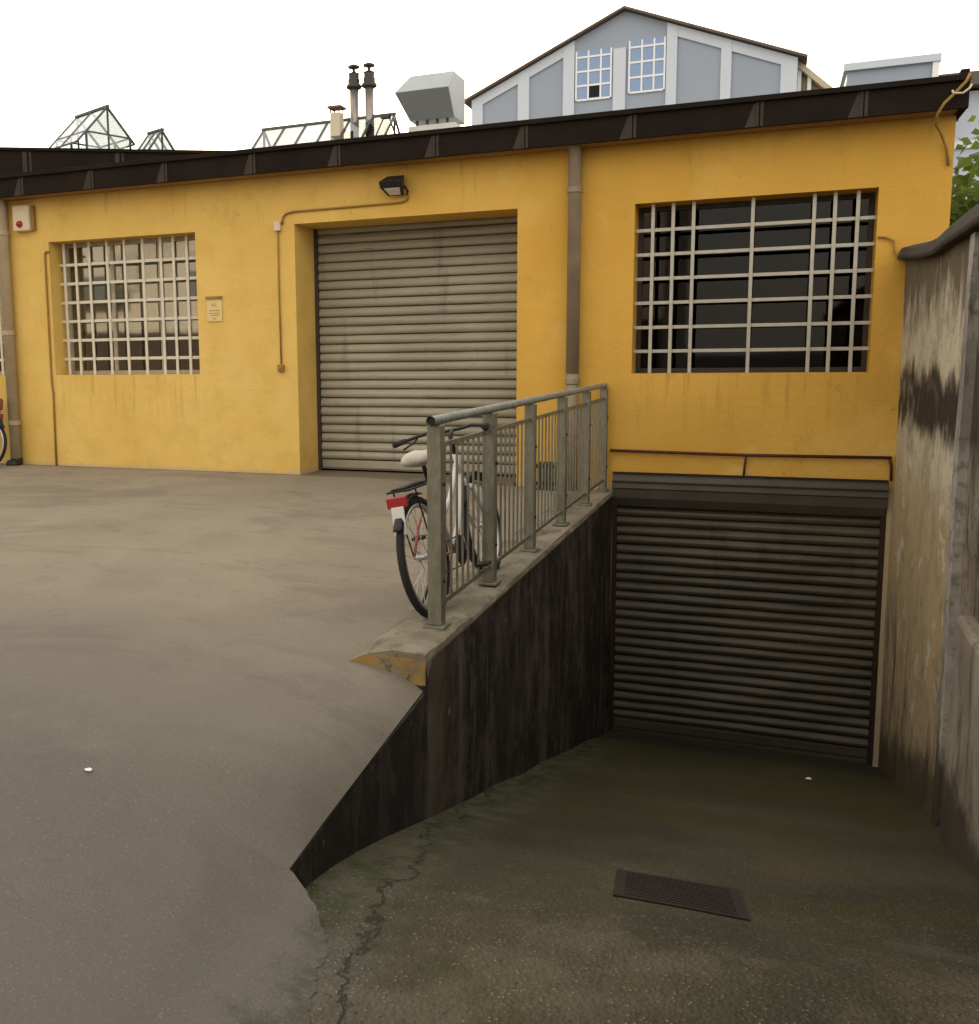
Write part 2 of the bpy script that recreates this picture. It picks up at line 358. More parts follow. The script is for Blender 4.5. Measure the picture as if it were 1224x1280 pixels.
M = dict(
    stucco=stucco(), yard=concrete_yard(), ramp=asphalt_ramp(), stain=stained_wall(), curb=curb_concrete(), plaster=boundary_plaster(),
    rib=grey_wall('rib_concrete', (.25,.235,.21), (.42,.40,.36), (.09,.075,.055), .35, -.95),
    greywall=grey_wall('grey_render', (.17,.14,.10), (.27,.235,.185), (.05,.04,.03), .85, -1.2),
    plinth=grey_wall('plinth_render', (.19,.165,.125), (.27,.24,.19), (.085,.065,.042), 0, -.75),
    coping=plain('coping_stone', (.05,.042,.035), .9, 0, .5, 6, bump=.5),
    shutter=shutter_metal('beige_slats', (.27,.25,.185), (.335,.31,.235), (.05,.038,.02), .105, .175, .95),
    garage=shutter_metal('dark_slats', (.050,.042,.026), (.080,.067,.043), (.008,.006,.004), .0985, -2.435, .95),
    box_metal=plain('shutter_box_metal', (.085,.075,.058), .5, .1, .35, 3),
    rust=plain('rusty_guide', (.035,.018,.014), .7, .2, .5, 9),
    fascia=plain('tarred_fascia', (.017,.012,.009), .9, 0, .5, 2.5, spec=.1, bump=.2), joint=plain('fascia_joint', (.042,.034,.028), .85, 0, .5, 9),
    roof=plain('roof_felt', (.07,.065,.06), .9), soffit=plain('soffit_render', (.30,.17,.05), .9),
    frame_l=plain('cream_frame', (.40,.36,.28), .6), grille_l=plain('cream_bars', (.62,.57,.47), .5, 0, .2, 12),
    frame_d=plain('dark_frame', (.045,.035,.028), .6), grille_r=plain('grey_bars', (.42,.39,.33), .5, .2, .25, 12),
    glass_l=glass('pale_glass', (.8,.8,.75), .16), glass_d=glass('dark_glass', (.55,.46,.34), .016, .7), glass_sky=glass('skylight_glass', (.74,.79,.81), .12, .97),
    glass_haze=glass('hazy_skylight_glass', (.50,.55,.60), .16, .92),
    glass_blue=NT('blue_glass', .12, 0, .8).col((.17,.27,.46)).m,
    pale_backing=plain('pale_backing_sheet', (.50,.46,.37), .9, 0, .15, 2), room=plain('dim_interior', (.03,.025,.02), .9),
    pipe=plain('downpipe_paint', (.25,.195,.135), .6, 0, .35, 5, bump=.15), pipe_l=plain('beige_downpipe', (.38,.31,.20), .6, 0, .25, 5),
    galv=galv('galvanised_steel', (.17,.165,.125), (.235,.23,.18)), galv_light=galv('worn_handrail', (.22,.24,.23), (.34,.36,.34), .3),
    black=plain('black_plastic', (.018,.017,.017), .45, 0, .3, 20), rubber=plain('tyre_rubber', (.020,.019,.018), .85, 0, .3, 30),
    white=plain('white_enamel', (.56,.54,.53), .35, 0, .08, 6, .5), cream=plain('cream_vinyl', (.50,.46,.39), .6, 0, .12, 14),
    red=plain('red_lens', (.30,.02,.022), .3, 0, .15, 9, .5), pink=plain('red_paint', (.40,.10,.10), .4, 0, .2, 9),
    alu=plain('alloy_rim', (.50,.49,.47), .35, .7, .15, 20), steel=plain('spoke_steel', (.45,.45,.45), .35, .8, .1, 20),
    navy=plain('dark_blue_paint', (.03,.035,.055), .4, 0, .2, 9), brown=plain('brown_cloth', (.20,.09,.05), .85, 0, .3, 9),
    conduit=plain('conduit_paint', (.30,.175,.045), .7, 0, .3, 12), darkred=plain('red_brown_pipe', (.075,.022,.016), .6, 0, .4, 12),
    ivory=plain('ivory_plastic', (.62,.52,.36), .5, 0, .1, 10), plate=plain('plate_cream', (.66,.52,.24), .6, 0, .1, 10), ink=plain('plate_print', (.40,.27,.08), .7),
    lens=plain('lamp_glass', (.62,.60,.55), .15, 0, .1, 10, .6), green=plain('green_grate', (.018,.028,.022), .6, 0, .4, 15),
    drain=plain('drain_iron', (.027,.021,.017), .75, .2, .5, 9, bump=.6), paper=plain('scrap_paper', (.75,.73,.69), .8, 0, .05),
    blue_panel=plain('blue_grey_panel', (.30,.345,.415), .8, 0, .05, .6), pale=plain('pale_pilaster', (.54,.59,.66), .8, 0, .05, .8),
    tile=plain('brown_tile', (.13,.10,.085), .8, 0, .3, 3), tan=plain('tan_soffit', (.52,.45,.33), .8, 0, .15, 2),
    cream_wall=plain('cream_wall', (.60,.52,.40), .85, 0, .1, .7), winframe=plain('white_frame', (.78,.79,.80), .5, 0, .05), hole=plain('open_vent', (.01,.01,.012), .8),
    dkmetal=plain('skylight_bar', (.085,.095,.10), .5, .3, .3, 9), flue=plain('flue_steel', (.30,.26,.24), .4, .6, .35, 6), fluecap=plain('flue_cap', (.06,.055,.055), .5, .4, .3, 9),
    cowl=plain('cowl_zinc', (.36,.39,.40), .4, .45, .12, 4), conc_l=plain('white_kerb', (.62,.63,.60), .8, 0, .1, 4),
    bark=plain('bark', (.09,.065,.045), .9, 0, .5, 14, bump=.6), leaf=leaf_mat('leaves', (.06,.10,.022), (.20,.24,.05)),
    ground=plain('street_asphalt', (.10,.095,.088), .9, 0, .25, 1.2),
)

# ------------------------------------------------------------------ terrain
def yard_z(x, y):
    yy = -y
    zl = .05*max(0, min(1, (-x-.3)/2.5)) - .0014*min(yy, 11)**2 if yy > 0 else .05*max(0, min(1, (-x-.3)/2.5))
    if yy < 5.85: zr = -.17*max(0, (yy-3.6)/2.25)**1.3
    else: zr = -.17-.12*(yy-5.85)
    zr = max(zr, -.405)
    w = math.exp(-max(0, .06-x)/.17)
    if yy > 7: w = max(w, math.exp(-max(0, .06-x)/(.17+(yy-7)*1.6)))
    return zl*(1-w)+zr*w

def ramp_z(y):
    a = -2.56-.3*y; b = -.435; k = .045
    h = max(0, min(1, .5+.5*(b-a)/k/2)); return b*(1-h)+a*h - k*h*(1-h)*2 if a < b+2*k and a > b-2*k else min(a, b)

def ramp_s(x, y): return ramp_z(min(y,0)) + .012*math.sin(3.1*x+1.7*y)*math.sin(1.3*x-2.2*y+1) - .02*(1-((x-1.3)/1.4)**2)

def frange(a, b, n): return [a+(b-a)*i/n for i in range(n+1)]
def crack_x(y):   # ragged edge where the yard slab ends on the ramp
    t = max(0, -7.235-y)
    pts = [(0,.06),(.06,.17),(.16,.26),(.38,.35),(.62,.375),(1.2,.43),(3,.6),(8,.9)]
    for (a,b),(c,d) in zip(pts, pts[1:]):
        if t <= c: base = b+(d-b)*(t-a)/(c-a); break
    else: base = .9
    j = .005*math.sin(41*y)+.004*math.sin(97*y+1)+.016*math.sin(17*y+2)+.003*math.sin(231*y)+.002*math.sin(317*y)
    return base + (j if t > .05 else 0)

bm = B(); ys = frange(-14, -9, 25)[:-1]+frange(-9, -7.235, 260)[:-1]+frange(-7.235, -5.2, 40)[:-1]+frange(-5.2, 0, 40); rows = []
xs = frange(-16, -3, 20)[:-1]+frange(-3, -.6, 20)[:-1]
for y in ys:
    xe = .055 if y >= -7.235 else crack_x(y)
    r = [(x, y) for x in xs]+[(-.6+(xe+.6)*(i/24), y) for i in range(25)]
    def hz_(x, yy):
        z = yard_z(min(x,.06), yy)
        if yy < -7.24 and x > -.4:   # the slab feathers out on to the asphalt
            k = max(0, min(1, (x-(xe-.45))/.45))*max(0, min(1, (-7.24-yy)/.14)); z = z*(1-k)+(ramp_s(x,yy)+.0025)*k
        return z
    rows.append([bm.verts.new((x, yy, hz_(x, yy))) for x, yy in r])
for a, b in zip(rows, rows[1:]):
    for i in range(len(a)-1): bm.faces.new((a[i], a[i+1], b[i+1], b[i]))
    if b[-1].co.y <= -7.23:
        q = [bm.verts.new(v) for v in (a[-1].co.copy(), a[-1].co-Vector((0,0,.05)), b[-1].co-Vector((0,0,.05)), b[-1].co.copy())]; bm.faces.new(q)
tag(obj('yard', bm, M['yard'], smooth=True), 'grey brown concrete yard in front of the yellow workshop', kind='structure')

bm = B(); rows = []
for y in frange(-14, -8.2, 14)[:-1]+frange(-8.2, -6.6, 40)[:-1]+frange(-6.6, 0, 40)[:-1]+[0,.1,.6]:
    rows.append([bm.verts.new((x, y, ramp_s(x, y))) for x in frange(0, 2.78, 22)])
for a, b in zip(rows, rows[1:]):
    for i in range(len(a)-1): bm.faces.new((a[i], a[i+1], b[i+1], b[i]))
tag(obj('ramp', bm, M['ramp'], smooth=True), 'dark mossy asphalt ramp down to the garage shutter', kind='structure')

bm = B()
gx = [-600,-120,-40,-16,-8,-2,0,2.78,3.2,8,40,120,600]; gy = [-600,-120,-40,-20,-14,-10,-6,-2,0,.6,4,40,120,600]
def gz(x, y):
    if x > 2.7: return .1 if y > -9 else -.3
    return yard_z(min(x,.06), max(y, -14)) - .004 if y <= 0 else 0.0
gv = {(x,y): bm.verts.new((x, y, gz(x,y))) for x in gx for y in gy}
for i in range(len(gx)-1):
    for j in range(len(gy)-1):
        a,b,c,d = gx[i],gx[i+1],gy[j],gy[j+1]
        if a >= -16 and b <= 2.78 and c >= -14 and d <= 0: continue
        if a >= 0 and b <= 2.78 and c >= 0 and d <= .6: continue
        bm.faces.new((gv[a,c],gv[b,c],gv[b,d],gv[a,d]))
tag(obj('ground', bm, M['ground']), 'street and neighbouring ground around the yard', kind='structure')

# ------------------------------------------------------------------ the yellow workshop
shop = thing('workshop_building', 'low yellow rendered workshop with dark fascia, two roller shutters and barred windows', 'building', (-3,0,0))
SH = Vector((-3,0,0))
def part(name, bm, m, parent=shop, smooth=False, bevel=0, off=SH):
    bmesh.ops.translate(bm, verts=bm.verts, vec=-off); o = obj(name, bm, m, None, smooth, bevel); o.parent = parent; return o
# object coordinates: materials use metres measured from the part's own origin; keep z untouched, x shift is harmless
WIN = [(-6.94,-4.80,1.21,2.865), (.22,2.35,1.19,2.84), (-9.9,-7.74,1.21,2.8)]
DOOR = (-3.5,-.95,-.2,2.875); GAR = (.055,2.56,-2.7,.2)
bm = B(); holes = WIN+[DOOR, GAR]
xs = [-26,-20,-15,-12,2.92,2.7]+[v for h in holes for v in h[:2]]; zs = [-2.7,-.2,0,.6,3.2,3.5]+[v for h in holes for v in h[2:]]
holed_wall(bm, xs, zs, holes, 0, .6)
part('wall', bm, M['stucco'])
bm = B(); box(bm,-26,-25.6,.6,14,-.2,3.5); box(bm,2.5,2.92,.6,14,-2.7,3.5); box(bm,-25.6,2.5,13.6,14,-.2,5)
part('side_wall', bm, M['cream_wall'])
bm = B(); box(bm,-25.6,2.5,.6,13.6,-.26,-.2); box(bm,-25.6,2.5,5,5.1,-.2,3.5)
part('interior', bm, M['room'])
bm = B(); prism(bm, [(-.26,3.44),(14.2,3.44),(14.2,4.6),(9,5.25),(1.2,3.70),(-.26,3.64)], -26.2, 2.9, lambda x,a,b: (x,a,b))
roof = part('roof', bm, M['roof'])
bm = B(); box(bm,-26.2,2.965,-.30,-.262,3.395,3.655); box(bm,-26.2,2.965,-.335,-.302,3.615,3.662)
box(bm,2.90,2.965,-.26,14.2,3.40,3.72)
part('fascia', bm, M['fascia'], bevel=.004)
bm = B(); box(bm,-26.2,2.9,-.26,-.003,3.405,3.436); part('soffit', bm, M['soffit'])
for x in (-10.1,-9.05,-8.05,-7.05,-6.01,-4.98,-3.84,-2.82,-1.73,-.81,.22,1.33,2.17):
    bm = B()
    box(bm,x-.028,x-.004,-.306,-.3,3.40,3.612); box(bm,x+.010,x+.036,-.309,-.3,3.40,3.612)
    hexa(bm,[(x-.12,-.303,3.40),(x-.03,-.303,3.40),(x-.03,-.3,3.40),(x-.12,-.3,3.40),(x-.045,-.303,3.60),(x-.03,-.303,3.60),(x-.03,-.3,3.60),(x-.045,-.3,3.60)])  # lighter wedge beside the joint: its bright reflection built as a shape
    part('fascia_joint', bm, M['joint'])

def slat_profile(z0, n, h, depth, y):
    prof = []
    for k in range(n):
        for t in (0,.06,.14,.3,.5,.7,.86,.96):
            bulge = 0 if t == 0 else math.sin(math.pi*min(1, .12+t*.86))
            prof.append((z0+(k+t)*h, y-depth*bulge))
    prof.append((z0+n*h, y)); return prof
def slats(x0, x1, z0, n, h, depth, y, nx=60, wob=.0045):
    bm = B(); prof = slat_profile(z0, n, h, depth, y); cols = []
    for x in frange(x0, x1, nx):
        cols.append([bm.verts.new((x, yy+wob*math.sin(2.1*x+5*int((z-z0)/h+.01))+wob*.8*math.sin(7.3*x+11*int((z-z0)/h+.01)), z+wob*.9*math.sin(1.7*x+3*int((z-z0)/h+.01)))) for z, yy in prof])
    for a, b in zip(cols, cols[1:]):
        for i in range(len(a)-1): bm.faces.new((a[i], b[i], b[i+1], a[i+1]))
    return bm
# upper shutter
sh1 = part('roller_shutter', slats(-3.48,-.97,.175,26,.105,.042,.56), M['shutter']); sh1['label'] = 'pale beige slatted roller shutter at yard level'
bm = B(); box(bm,-3.48,-.97,.535,.585,.06,.172); part('bottom_rail', bm, M['shutter'], sh1, bevel=.006)
for q in ((-3.499,-3.46),(-.985,-.951)):
    bm = B(); box(bm,q[0],q[1],.49,.532,.055,2.87); part('guide_rail', bm, M['frame_d'], sh1)
bm = B(); box(bm,-3.49,-.96,-.02,.5,-.02,.045); part('threshold', bm, M['yard'], bevel=.004)
# garage shutter
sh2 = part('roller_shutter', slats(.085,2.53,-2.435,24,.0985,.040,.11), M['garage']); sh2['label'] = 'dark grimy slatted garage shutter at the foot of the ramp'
bm = B(); box(bm,.085,2.53,.08,.135,-2.58,-2.437); part('bottom_rail', bm, M['garage'], sh2, bevel=.006)
bm = B(); box(bm,.056,.10,.02,.076,-2.6,-.1); part('guide_rail', bm, M['rust'], sh2)
bm = B(); box(bm,2.515,2.559,.02,.076,-2.6,-.1); part('guide_rail', bm, M['rust'], sh2)
bm = B(); prism(bm, [(.075,.195),(-.02,.195),(-.035,.125),(-.06,.115),(-.065,.045),(-.05,.03),(-.03,-.06),(.03,-.15),(.075,-.165)], .06, 2.555, lambda x,a,b:(x,a,b))
part('shutter_housing', bm, M['box_metal'], sh2)
bm = B(); box(bm,.06,2.555,-.072,-.062,.10,.114); box(bm,.06,2.555,-.045,-.021,.188,.204); part('housing_trim', bm, M['rust'], sh2)

# windows with frame, panes and security grille
def window(h, ygr, vert, hor, gm, fm, gl, label, pale_backing=False):
    a,b,c,d = h
    bm = B(); yf = .30; fw = .05
    for q in ((a,a+fw,c,d),(b-fw,b,c,d)): box(bm,q[0]+.002,q[1]-.002,yf,yf+.06,c+.002,d-.002)
    for z in (c,d-fw): box(bm,a+fw,b-fw,yf,yf+.06,z+.002,z+fw-.002)
    for k in ((1,2) if pale_backing else ()): x = a+(b-a)*k/3; box(bm,x-.025,x+.025,yf+.004,yf+.056,c+fw,d-fw)
    f = part('window', bm, fm); f['label'] = label
    bm = B(); box(bm,a+.02,b-.02,yf+.025,yf+.032,c+.02,d-.02); part('pane', bm, gl, f)
    bm = B(); w = .036 if pale_backing else .033
    for x in vert: box(bm,x-w/2,x+w/2,ygr-.008,ygr+.006,c,d)
    for z in hor: box(bm,a,b,ygr+.0065,ygr+.017,z-w/2,z+w/2)
    part('security_grille', bm, gm, f, bevel=.003)
    bm = B(); box(bm,a-.01,b+.01,.42,.6,c-.03,c-.005); part('sill', bm, M['frame_d'], f)
    if pale_backing:
        bm = B(); box(bm,a+.06,b-.06,yf+.12,yf+.125,c+.56,d-.05); part('pale_backing', bm, M['pale_backing'], f)  # added pale sheet, cut to the lighter upper reflection to brighten the panes
    return f
hz = [1.41,1.645,1.885,2.12,2.355,2.59]
window(WIN[0],.17,[-6.85,-6.67,-6.46,-6.19,-5.93,-5.66,-5.40,-5.22,-5.03],hz,M['grille_l'],M['frame_l'],M['glass_l'],'pale window behind a cream square grille',True)
window(WIN[1],.09,[.385,.575,.765,1.30,1.83,2.005,2.195],hz,M['grille_r'],M['frame_d'],M['glass_d'],'dark window behind a grey grille with paired outer bars')
window(WIN[2],.17,[-9.8,-9.6,-9.4,-9.13,-8.87,-8.6,-8.33,-8.16,-7.95,-7.80],hz,M['grille_l'],M['frame_l'],M['glass_l'],'barred window cut off at the left edge',True)

def downpipe(x, r, ztop, m, label, shoe=False):
    bm = B(); y = -.09
    tube(bm, [(x,-.16,3.5),(x,-.15,3.43),(x,y,3.34),(x,y,1.2 if not shoe else .1)], r, 16)
    if not shoe: tube(bm, [(x,y,1.2),(x,y,-.02)], r*.94, 16)
    o = part('downpipe', bm, m, smooth=True); o['label'] = label
    for z in (3.0,1.75 if shoe else 1.12,.6):
        b2 = B(); lathe(b2, [(r*1.02,-.03),(r*1.14,-.025),(r*1.14,.025),(r*1.02,.03)], (x,y,z)); box(b2,x-.012,x+.012,y+r,-.001,z-.012,z+.012)
        part('pipe_bracket', b2, m, o)
    if shoe:
        b2 = B(); tube(b2,[(x,y,.14),(x,y,.09),(x,-.13,.06),(x,-.2,.05)],r*1.08,16); part('pipe_shoe', b2, M['black'], o, smooth=True)
downpipe(-.352,.066,3.44,M['pipe'],'grey brown downpipe beside the upper shutter')
downpipe(-7.58,.072,3.44,M['pipe_l'],'beige downpipe near the left window',True)

# things fixed to the facade
fl = thing('floodlight', 'small black floodlight mounted above the upper roller shutter', 'floodlight', (-2.25,-.01,3.17))
bm = B(); hexa(bm, [(-.13,-.20,-.02),(.13,-.20,-.02),(.09,-.06,-.09),(-.09,-.06,-.09),(-.13,-.24,.04),(.13,-.24,.04),(.10,-.07,.12),(-.10,-.07,.12)]); obj('lamp_housing', bm, M['black'], fl, bevel=.008)
bm = B(); hexa(bm, [(-.085,-.185,-.032),(.085,-.185,-.032),(.06,-.085,-.082),(-.06,-.085,-.082),(-.10,-.20,-.012),(.10,-.20,-.012),(.07,-.08,-.05),(-.07,-.08,-.05)]); obj('lamp_glass', bm, M['lens'], fl)
bm = B(); box(bm,-.03,.03,-.09,.008,-.03,.03); obj('bracket', bm, M['black'], fl)
bm = B(); tube(bm,[(.11,-.10,.0),(.13,-.05,-.05),(.10,-.01,-.07)],.012,8); obj('lead', bm, M['black'], fl)
al = thing('alarm_siren', 'ivory alarm siren box with red beacon under the eave', 'alarm', (-7.28,-.002,3.17))
bm = B(); box(bm,-.13,.13,-.09,0,-.16,.16); obj('case', bm, M['ivory'], al, bevel=.02)
bm = B(); lathe(bm, [(.0,-.13),(.034,-.118),(.045,-.09)], (-.015,0,-.075), 16, 'y'); obj('beacon', bm, M['red'], al, smooth=True)
bm = B(); box(bm,.131,.17,-.05,0,-.15,.15); obj('back_plate', bm, M['conduit'], al)
np_ = thing('notice_plate', 'small cream notice plate on wall between left window and upper shutter', 'sign', (-4.565,-.002,1.965))
bm = B(); box(bm,-.10,.10,-.012,0,-.14,.12); obj('plate', bm, M['plate'], np_, bevel=.003)
bm = B(); box(bm,-.105,.105,-.03,0,.122,.15); obj('hood', bm, M['conduit'], np_)
bm = B()
for x0,x1,z0,z1 in ((-.03,-.012,.03,.07),(.0,.03,.035,.05),(.012,.02,.05,.075),(-.07,.07,-.02,-.008),(-.075,.075,-.05,-.04),(-.06,.065,-.075,-.066),(-.02,.02,-.115,-.10)): box(bm,x0,x1,-.0135,-.0121,z0,z1)
obj('print', bm, M['ink'], np_)
cd = thing('conduit', 'thin cable conduit running from floodlight to junction box beside the shutter', 'conduit', (-3.69,0,2.86))
O = Vector((-3.69,0,2.86))
def rel(bm, o): bmesh.ops.translate(bm, verts=bm.verts, vec=-Vector(o)); return bm
bm = B(); tube(bm,[(-2.13,-.03,3.10),(-2.135,-.02,3.06),(-2.16,-.016,3.035),(-2.22,-.016,3.02),(-3.5,-.016,3.01),(-3.60,-.016,2.99),(-3.635,-.016,2.95),(-3.645,-.016,2.88)],.011,8); obj('cable', rel(bm,O), M['conduit'], cd, smooth=True)
bm = B(); tube(bm,[(-3.70,-.016,2.82),(-3.705,-.016,2.2),(-3.70,-.016,1.32)],.010,8); obj('cable', rel(bm,O), M['conduit'], cd, smooth=True)
bm = B(); box(bm,-3.74,-3.66,-.045,0,2.81,2.91); obj('junction_box', rel(bm,O), M['ivory'], cd, bevel=.006)
bm = B(); box(bm,-3.735,-3.665,-.05,0,1.235,1.315); tube(bm,[(-3.70,-.05,1.275),(-3.70,-.066,1.275)],.022,12); obj('key_switch', rel(bm,O), M['conduit'], cd, bevel=.006)
def fixed_tube(name, pts, r, m, label, cat, n=8):
    bm = B(); p0 = Vector(pts[0]); tube(bm, pts, r, n); o = obj(name, rel(bm,p0), m, smooth=True); o.location = p0; return tag(o, label, cat)
fixed_tube('conduit', [(-6.92,-.016,2.74),(-6.97,-.016,2.75),(-6.995,-.016,2.72),(-7.0,-.016,1.1),(-6.985,-.016,.99),(-7.0,-.016,.05)], .012, M['conduit'], 'thin upright conduit along the left edge of left barred window', 'conduit')
fixed_tube('cable', [(2.36,-.02,2.40),(2.43,-.02,2.395),(2.49,-.02,2.36),(2.50,-.03,2.26),(2.54,-.05,2.20),(2.60,-.06,2.20)], .010, M['conduit'], 'short bent cable from the dark window to the boundary wall', 'cable')
rp = thing('pipe', 'thin red brown pipe running above the garage shutter housing', 'pipe', (1.3,0,.41))
O = Vector((1.3,0,.41))
bm = B(); tube(bm,[(.03,-.035,.42),(1.3,-.035,.405),(2.57,-.035,.412)],.015,8); obj('pipe_run', rel(bm,O), M['darkred'], rp, smooth=True)
bm = B(); tube(bm,[(1.32,-.034,.40),(1.305,-.03,.2)],.011,8); obj('pipe_drop', rel(bm,O), M['darkred'], rp, smooth=True)
bm = B(); tube(bm,[(2.55,-.034,.41),(2.57,-.034,.34),(2.575,-.03,.2)],.013,8); obj('pipe_drop', rel(bm,O), M['darkred'], rp, smooth=True)
fixed_tube('cable', [(2.955,-.345,3.66),(2.93,-.345,3.60),(2.85,-.345,3.51),(2.78,-.345,3.44),(2.735,-.33,3.36),(2.745,-.2,3.30),(2.80,-.1,3.24),(2.86,-.03,3.12),(2.88,-.02,2.98)], .012, M['conduit'], 'loose tan cable looped over the fascia at right roof corner', 'cable')
fixed_tube('cable', [(2.97,-.35,3.57),(2.955,-.35,3.54),(2.91,-.352,3.505),(2.84,-.355,3.51),(2.83,-.355,3.535)], .009, M['ivory'], 'pale cable end knotted round the tan cable at right roof corner', 'cable')
gr = thing('grate', 'small dark green slatted grate standing at foot of the grey downpipe', 'grate', (-.60,-.16,0))
bm = B()
for x in (-.12,-.06,0,.06,.12): box(bm,x-.02,x+.02,-.02,.0,.02,.30)
obj('slats', bm, M['green'], gr, bevel=.004)
bm = B(); box(bm,-.16,.16,.001,.022,.05,.09); box(bm,-.16,.16,.001,.022,.23,.27); box(bm,-.16,.16,-.03,.03,-.01,.02); obj('frame', bm, M['green'], gr, bevel=.004)

# ------------------------------------------------------------------ retaining wall and curb
rw = thing('retaining_wall', 'dark streaked concrete retaining wall between yard and ramp', 'wall', (0,-3,0)); RO = Vector((0,-3,0))
bm = B(); top = []; bot = []; n = 110
wy = [-7.236+1.385*i/24 for i in range(25)]+[-5.847+5.845*i/85 for i in range(86)]
for i, y in enumerate(wy):
    jag = .004*math.sin(13*y)+.003*math.sin(37*y)
    zt = -.045 if y > -5.849 else yard_z(.06, y)-.002
    top.append((y, zt)); bot.append((y, ramp_z(y)-.25))
F = [[bm.verts.new((.06+.006*math.sin(1.9*y+z*2)+.004*math.sin(6*y), y, zb+(zt-zb)*k/8)) for k in range(9) for z in [zb+(zt-zb)*k/8]] for (y,zt),(_,zb) in zip(top,bot)]
K = [[bm.verts.new((-.22, y, zt-.006)), bm.verts.new((-.22, y, zb))] for (y,zt),(_,zb) in zip(top,bot)]
for i in range(n):
    for k in range(8): bm.faces.new((F[i][k],F[i+1][k],F[i+1][k+1],F[i][k+1]))
    bm.faces.new((F[i][8],F[i+1][8],K[i+1][0],K[i][0])); bm.faces.new((K[i][0],K[i+1][0],K[i+1][1],K[i][1]))
bm.faces.new(F[0]+K[0]); bm.faces.new((F[n]+K[n])[::-1])
def partw(name, bm, m, root, O, **k): rel(bm,O); return obj(name, bm, m, root, **k)
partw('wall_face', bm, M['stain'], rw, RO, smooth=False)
bm = B(); rows = []
for i in range(61):
    y = -5.85+5.83*i/60
    e = .006*math.sin(7*y)+.008*math.sin(19*y+1)+(.014 if i % 9 == 4 else 0)
    zt = .008*math.sin(3*y)-.004*math.sin(11*y)
    zl = max(yard_z(-.31, y)+.006, -.045)
    if y < -5.2: zl = yard_z(-.31,y)+.006
    rows.append([bm.verts.new(p) for p in ((.066,y,-.043 if i else -.178),(.068,y,-.03),(.066-abs(e)*.7,y,zt-.006),(.045-abs(e),y,zt),(-.10,y,zt+.004),(-.22,y,(zt+zl)/2+.012),(-.32,y,zl),(-.34,y,zl-.09))])
for a,b in zip(rows,rows[1:]):
    for k in range(7): bm.faces.new((a[k],a[k+1],b[k+1],b[k]))
bm.faces.new(rows[0][::-1]); bm.faces.new(rows[-1])
partw('curb', bm, M['curb'], rw, RO)

# ------------------------------------------------------------------ railing
rl = thing('railing', 'galvanised steel guard railing along the top of the retaining wall', 'railing', (-.04,-2.7,0)); LO = Vector((-.04,-2.7,0))
PY = [-5.36,-4.34,-3.27,-2.15,-1.04,-.03]
for i, y in enumerate(PY):
    bm = B(); box(bm,-.077,-.003,y-.036,min(y+.036,-.002),.022,1.051)
    p = partw('post', bm, M['galv'], rl, LO, bevel=.004)
    bm = B(); box(bm,-.10,.02,y-.06,min(y+.06,-.002),.004,.021); o = partw('base_plate', bm, M['galv'], p, LO, bevel=.003)
    if i == 0: p['label'] = 'nearest railing post with open round rail end above'
    for z in (.25,.75):
        bm = B(); tube(bm, [(-.006,y,z),(.006,y,z)], .010, 8); partw('bolt', bm, M['black'], p, LO)
bm = B(); tube(bm, [(-.04,-5.44,1.075),(-.04,-.012,1.075)], .025, 18, cap=False); tube(bm, [(-.04,-5.44,1.075),(-.04,-.012,1.075)], .021, 18, cap=False)
hr = partw('handrail', bm, M['galv_light'], rl, LO, smooth=True)
bm = B(); tube(bm, [(-.04,-5.425,1.075),(-.04,-5.40,1.075)], .0205, 18); partw('rail_plug', bm, M['black'], hr, LO)
for a, b in zip(PY, PY[1:]):
    bm = B(); a2, b2 = a+.038, b-.038
    box(bm,-.048,-.032,a2,b2,.93,.955); box(bm,-.048,-.032,a2,b2,.10,.125)
    n = 9
    for k in range(1, n): y = a2+(b2-a2)*k/n; box(bm,-.0455,-.0345,y-.0055,y+.0055,.126,.929)
    partw('infill_panel', bm, M['galv'], rl, LO)

# ------------------------------------------------------------------ boundary wall on the right
bw = thing('boundary_wall', 'mould stained plaster boundary wall with dark coping right of the ramp', 'wall', (2.75,-5,0)); WO = Vector((2.75,-5,0))
bm = B()
def wallblk(bm, x0, x1, y0, y1, zt0, zt1, zb=-3, n=16, wob=.006):
    rows = []
    for i in range(n+1):
        y = y0+(y1-y0)*i/n; zt = zt0+(zt1-zt0)*i/n; col = []
        for k in range(13): z = zb+(zt-zb)*k/12; col.append(bm.verts.new((x0+wob*math.sin(2.7*y+1.9*z)+wob*.6*math.sin(6.1*z-4*y), y, z)))
        col += [bm.verts.new((x1,y,zt)), bm.verts.new((x1,y,zb))]; rows.append(col)
    for a,b in zip(rows,rows[1:]):
        m = len(a)
        for k in range(m): bm.faces.new((a[k],a[(k+1)%m],b[(k+1)%m],b[k]))
    bm.faces.new(rows[0][::-1]); bm.faces.new(rows[-1])
wallblk(bm,2.6,2.95,-3.28,-.003,2.06,2.19); partw('plaster_panel', bm, M['plaster'], bw, WO)
bm = B(); wallblk(bm,2.565,2.95,-3.43,-3.282,2.06,2.06,n=4,wob=.005); partw('rib', bm, M['rib'], bw, WO)
bm = B(); wallblk(bm,2.62,2.95,-14,-3.432,2.1,2.06,n=40); partw('grey_panel', bm, M['greywall'], bw, WO)
bm = B(); wallblk(bm,2.50,2.612,-14,-3.98,.02,-.05,n=40,wob=.01); partw('plinth', bm, M['plinth'], bw, WO, bevel=.03)
cpts = [(-.003,2.195,.13),(-.7,2.14,.12),(-1.4,2.085,.13),(-2.1,2.05,.15),(-2.6,2.065,.16),(-3.4,2.07,.17),(-5,2.1,.17),(-14,2.12,.17)]
bm = B(); rows = []
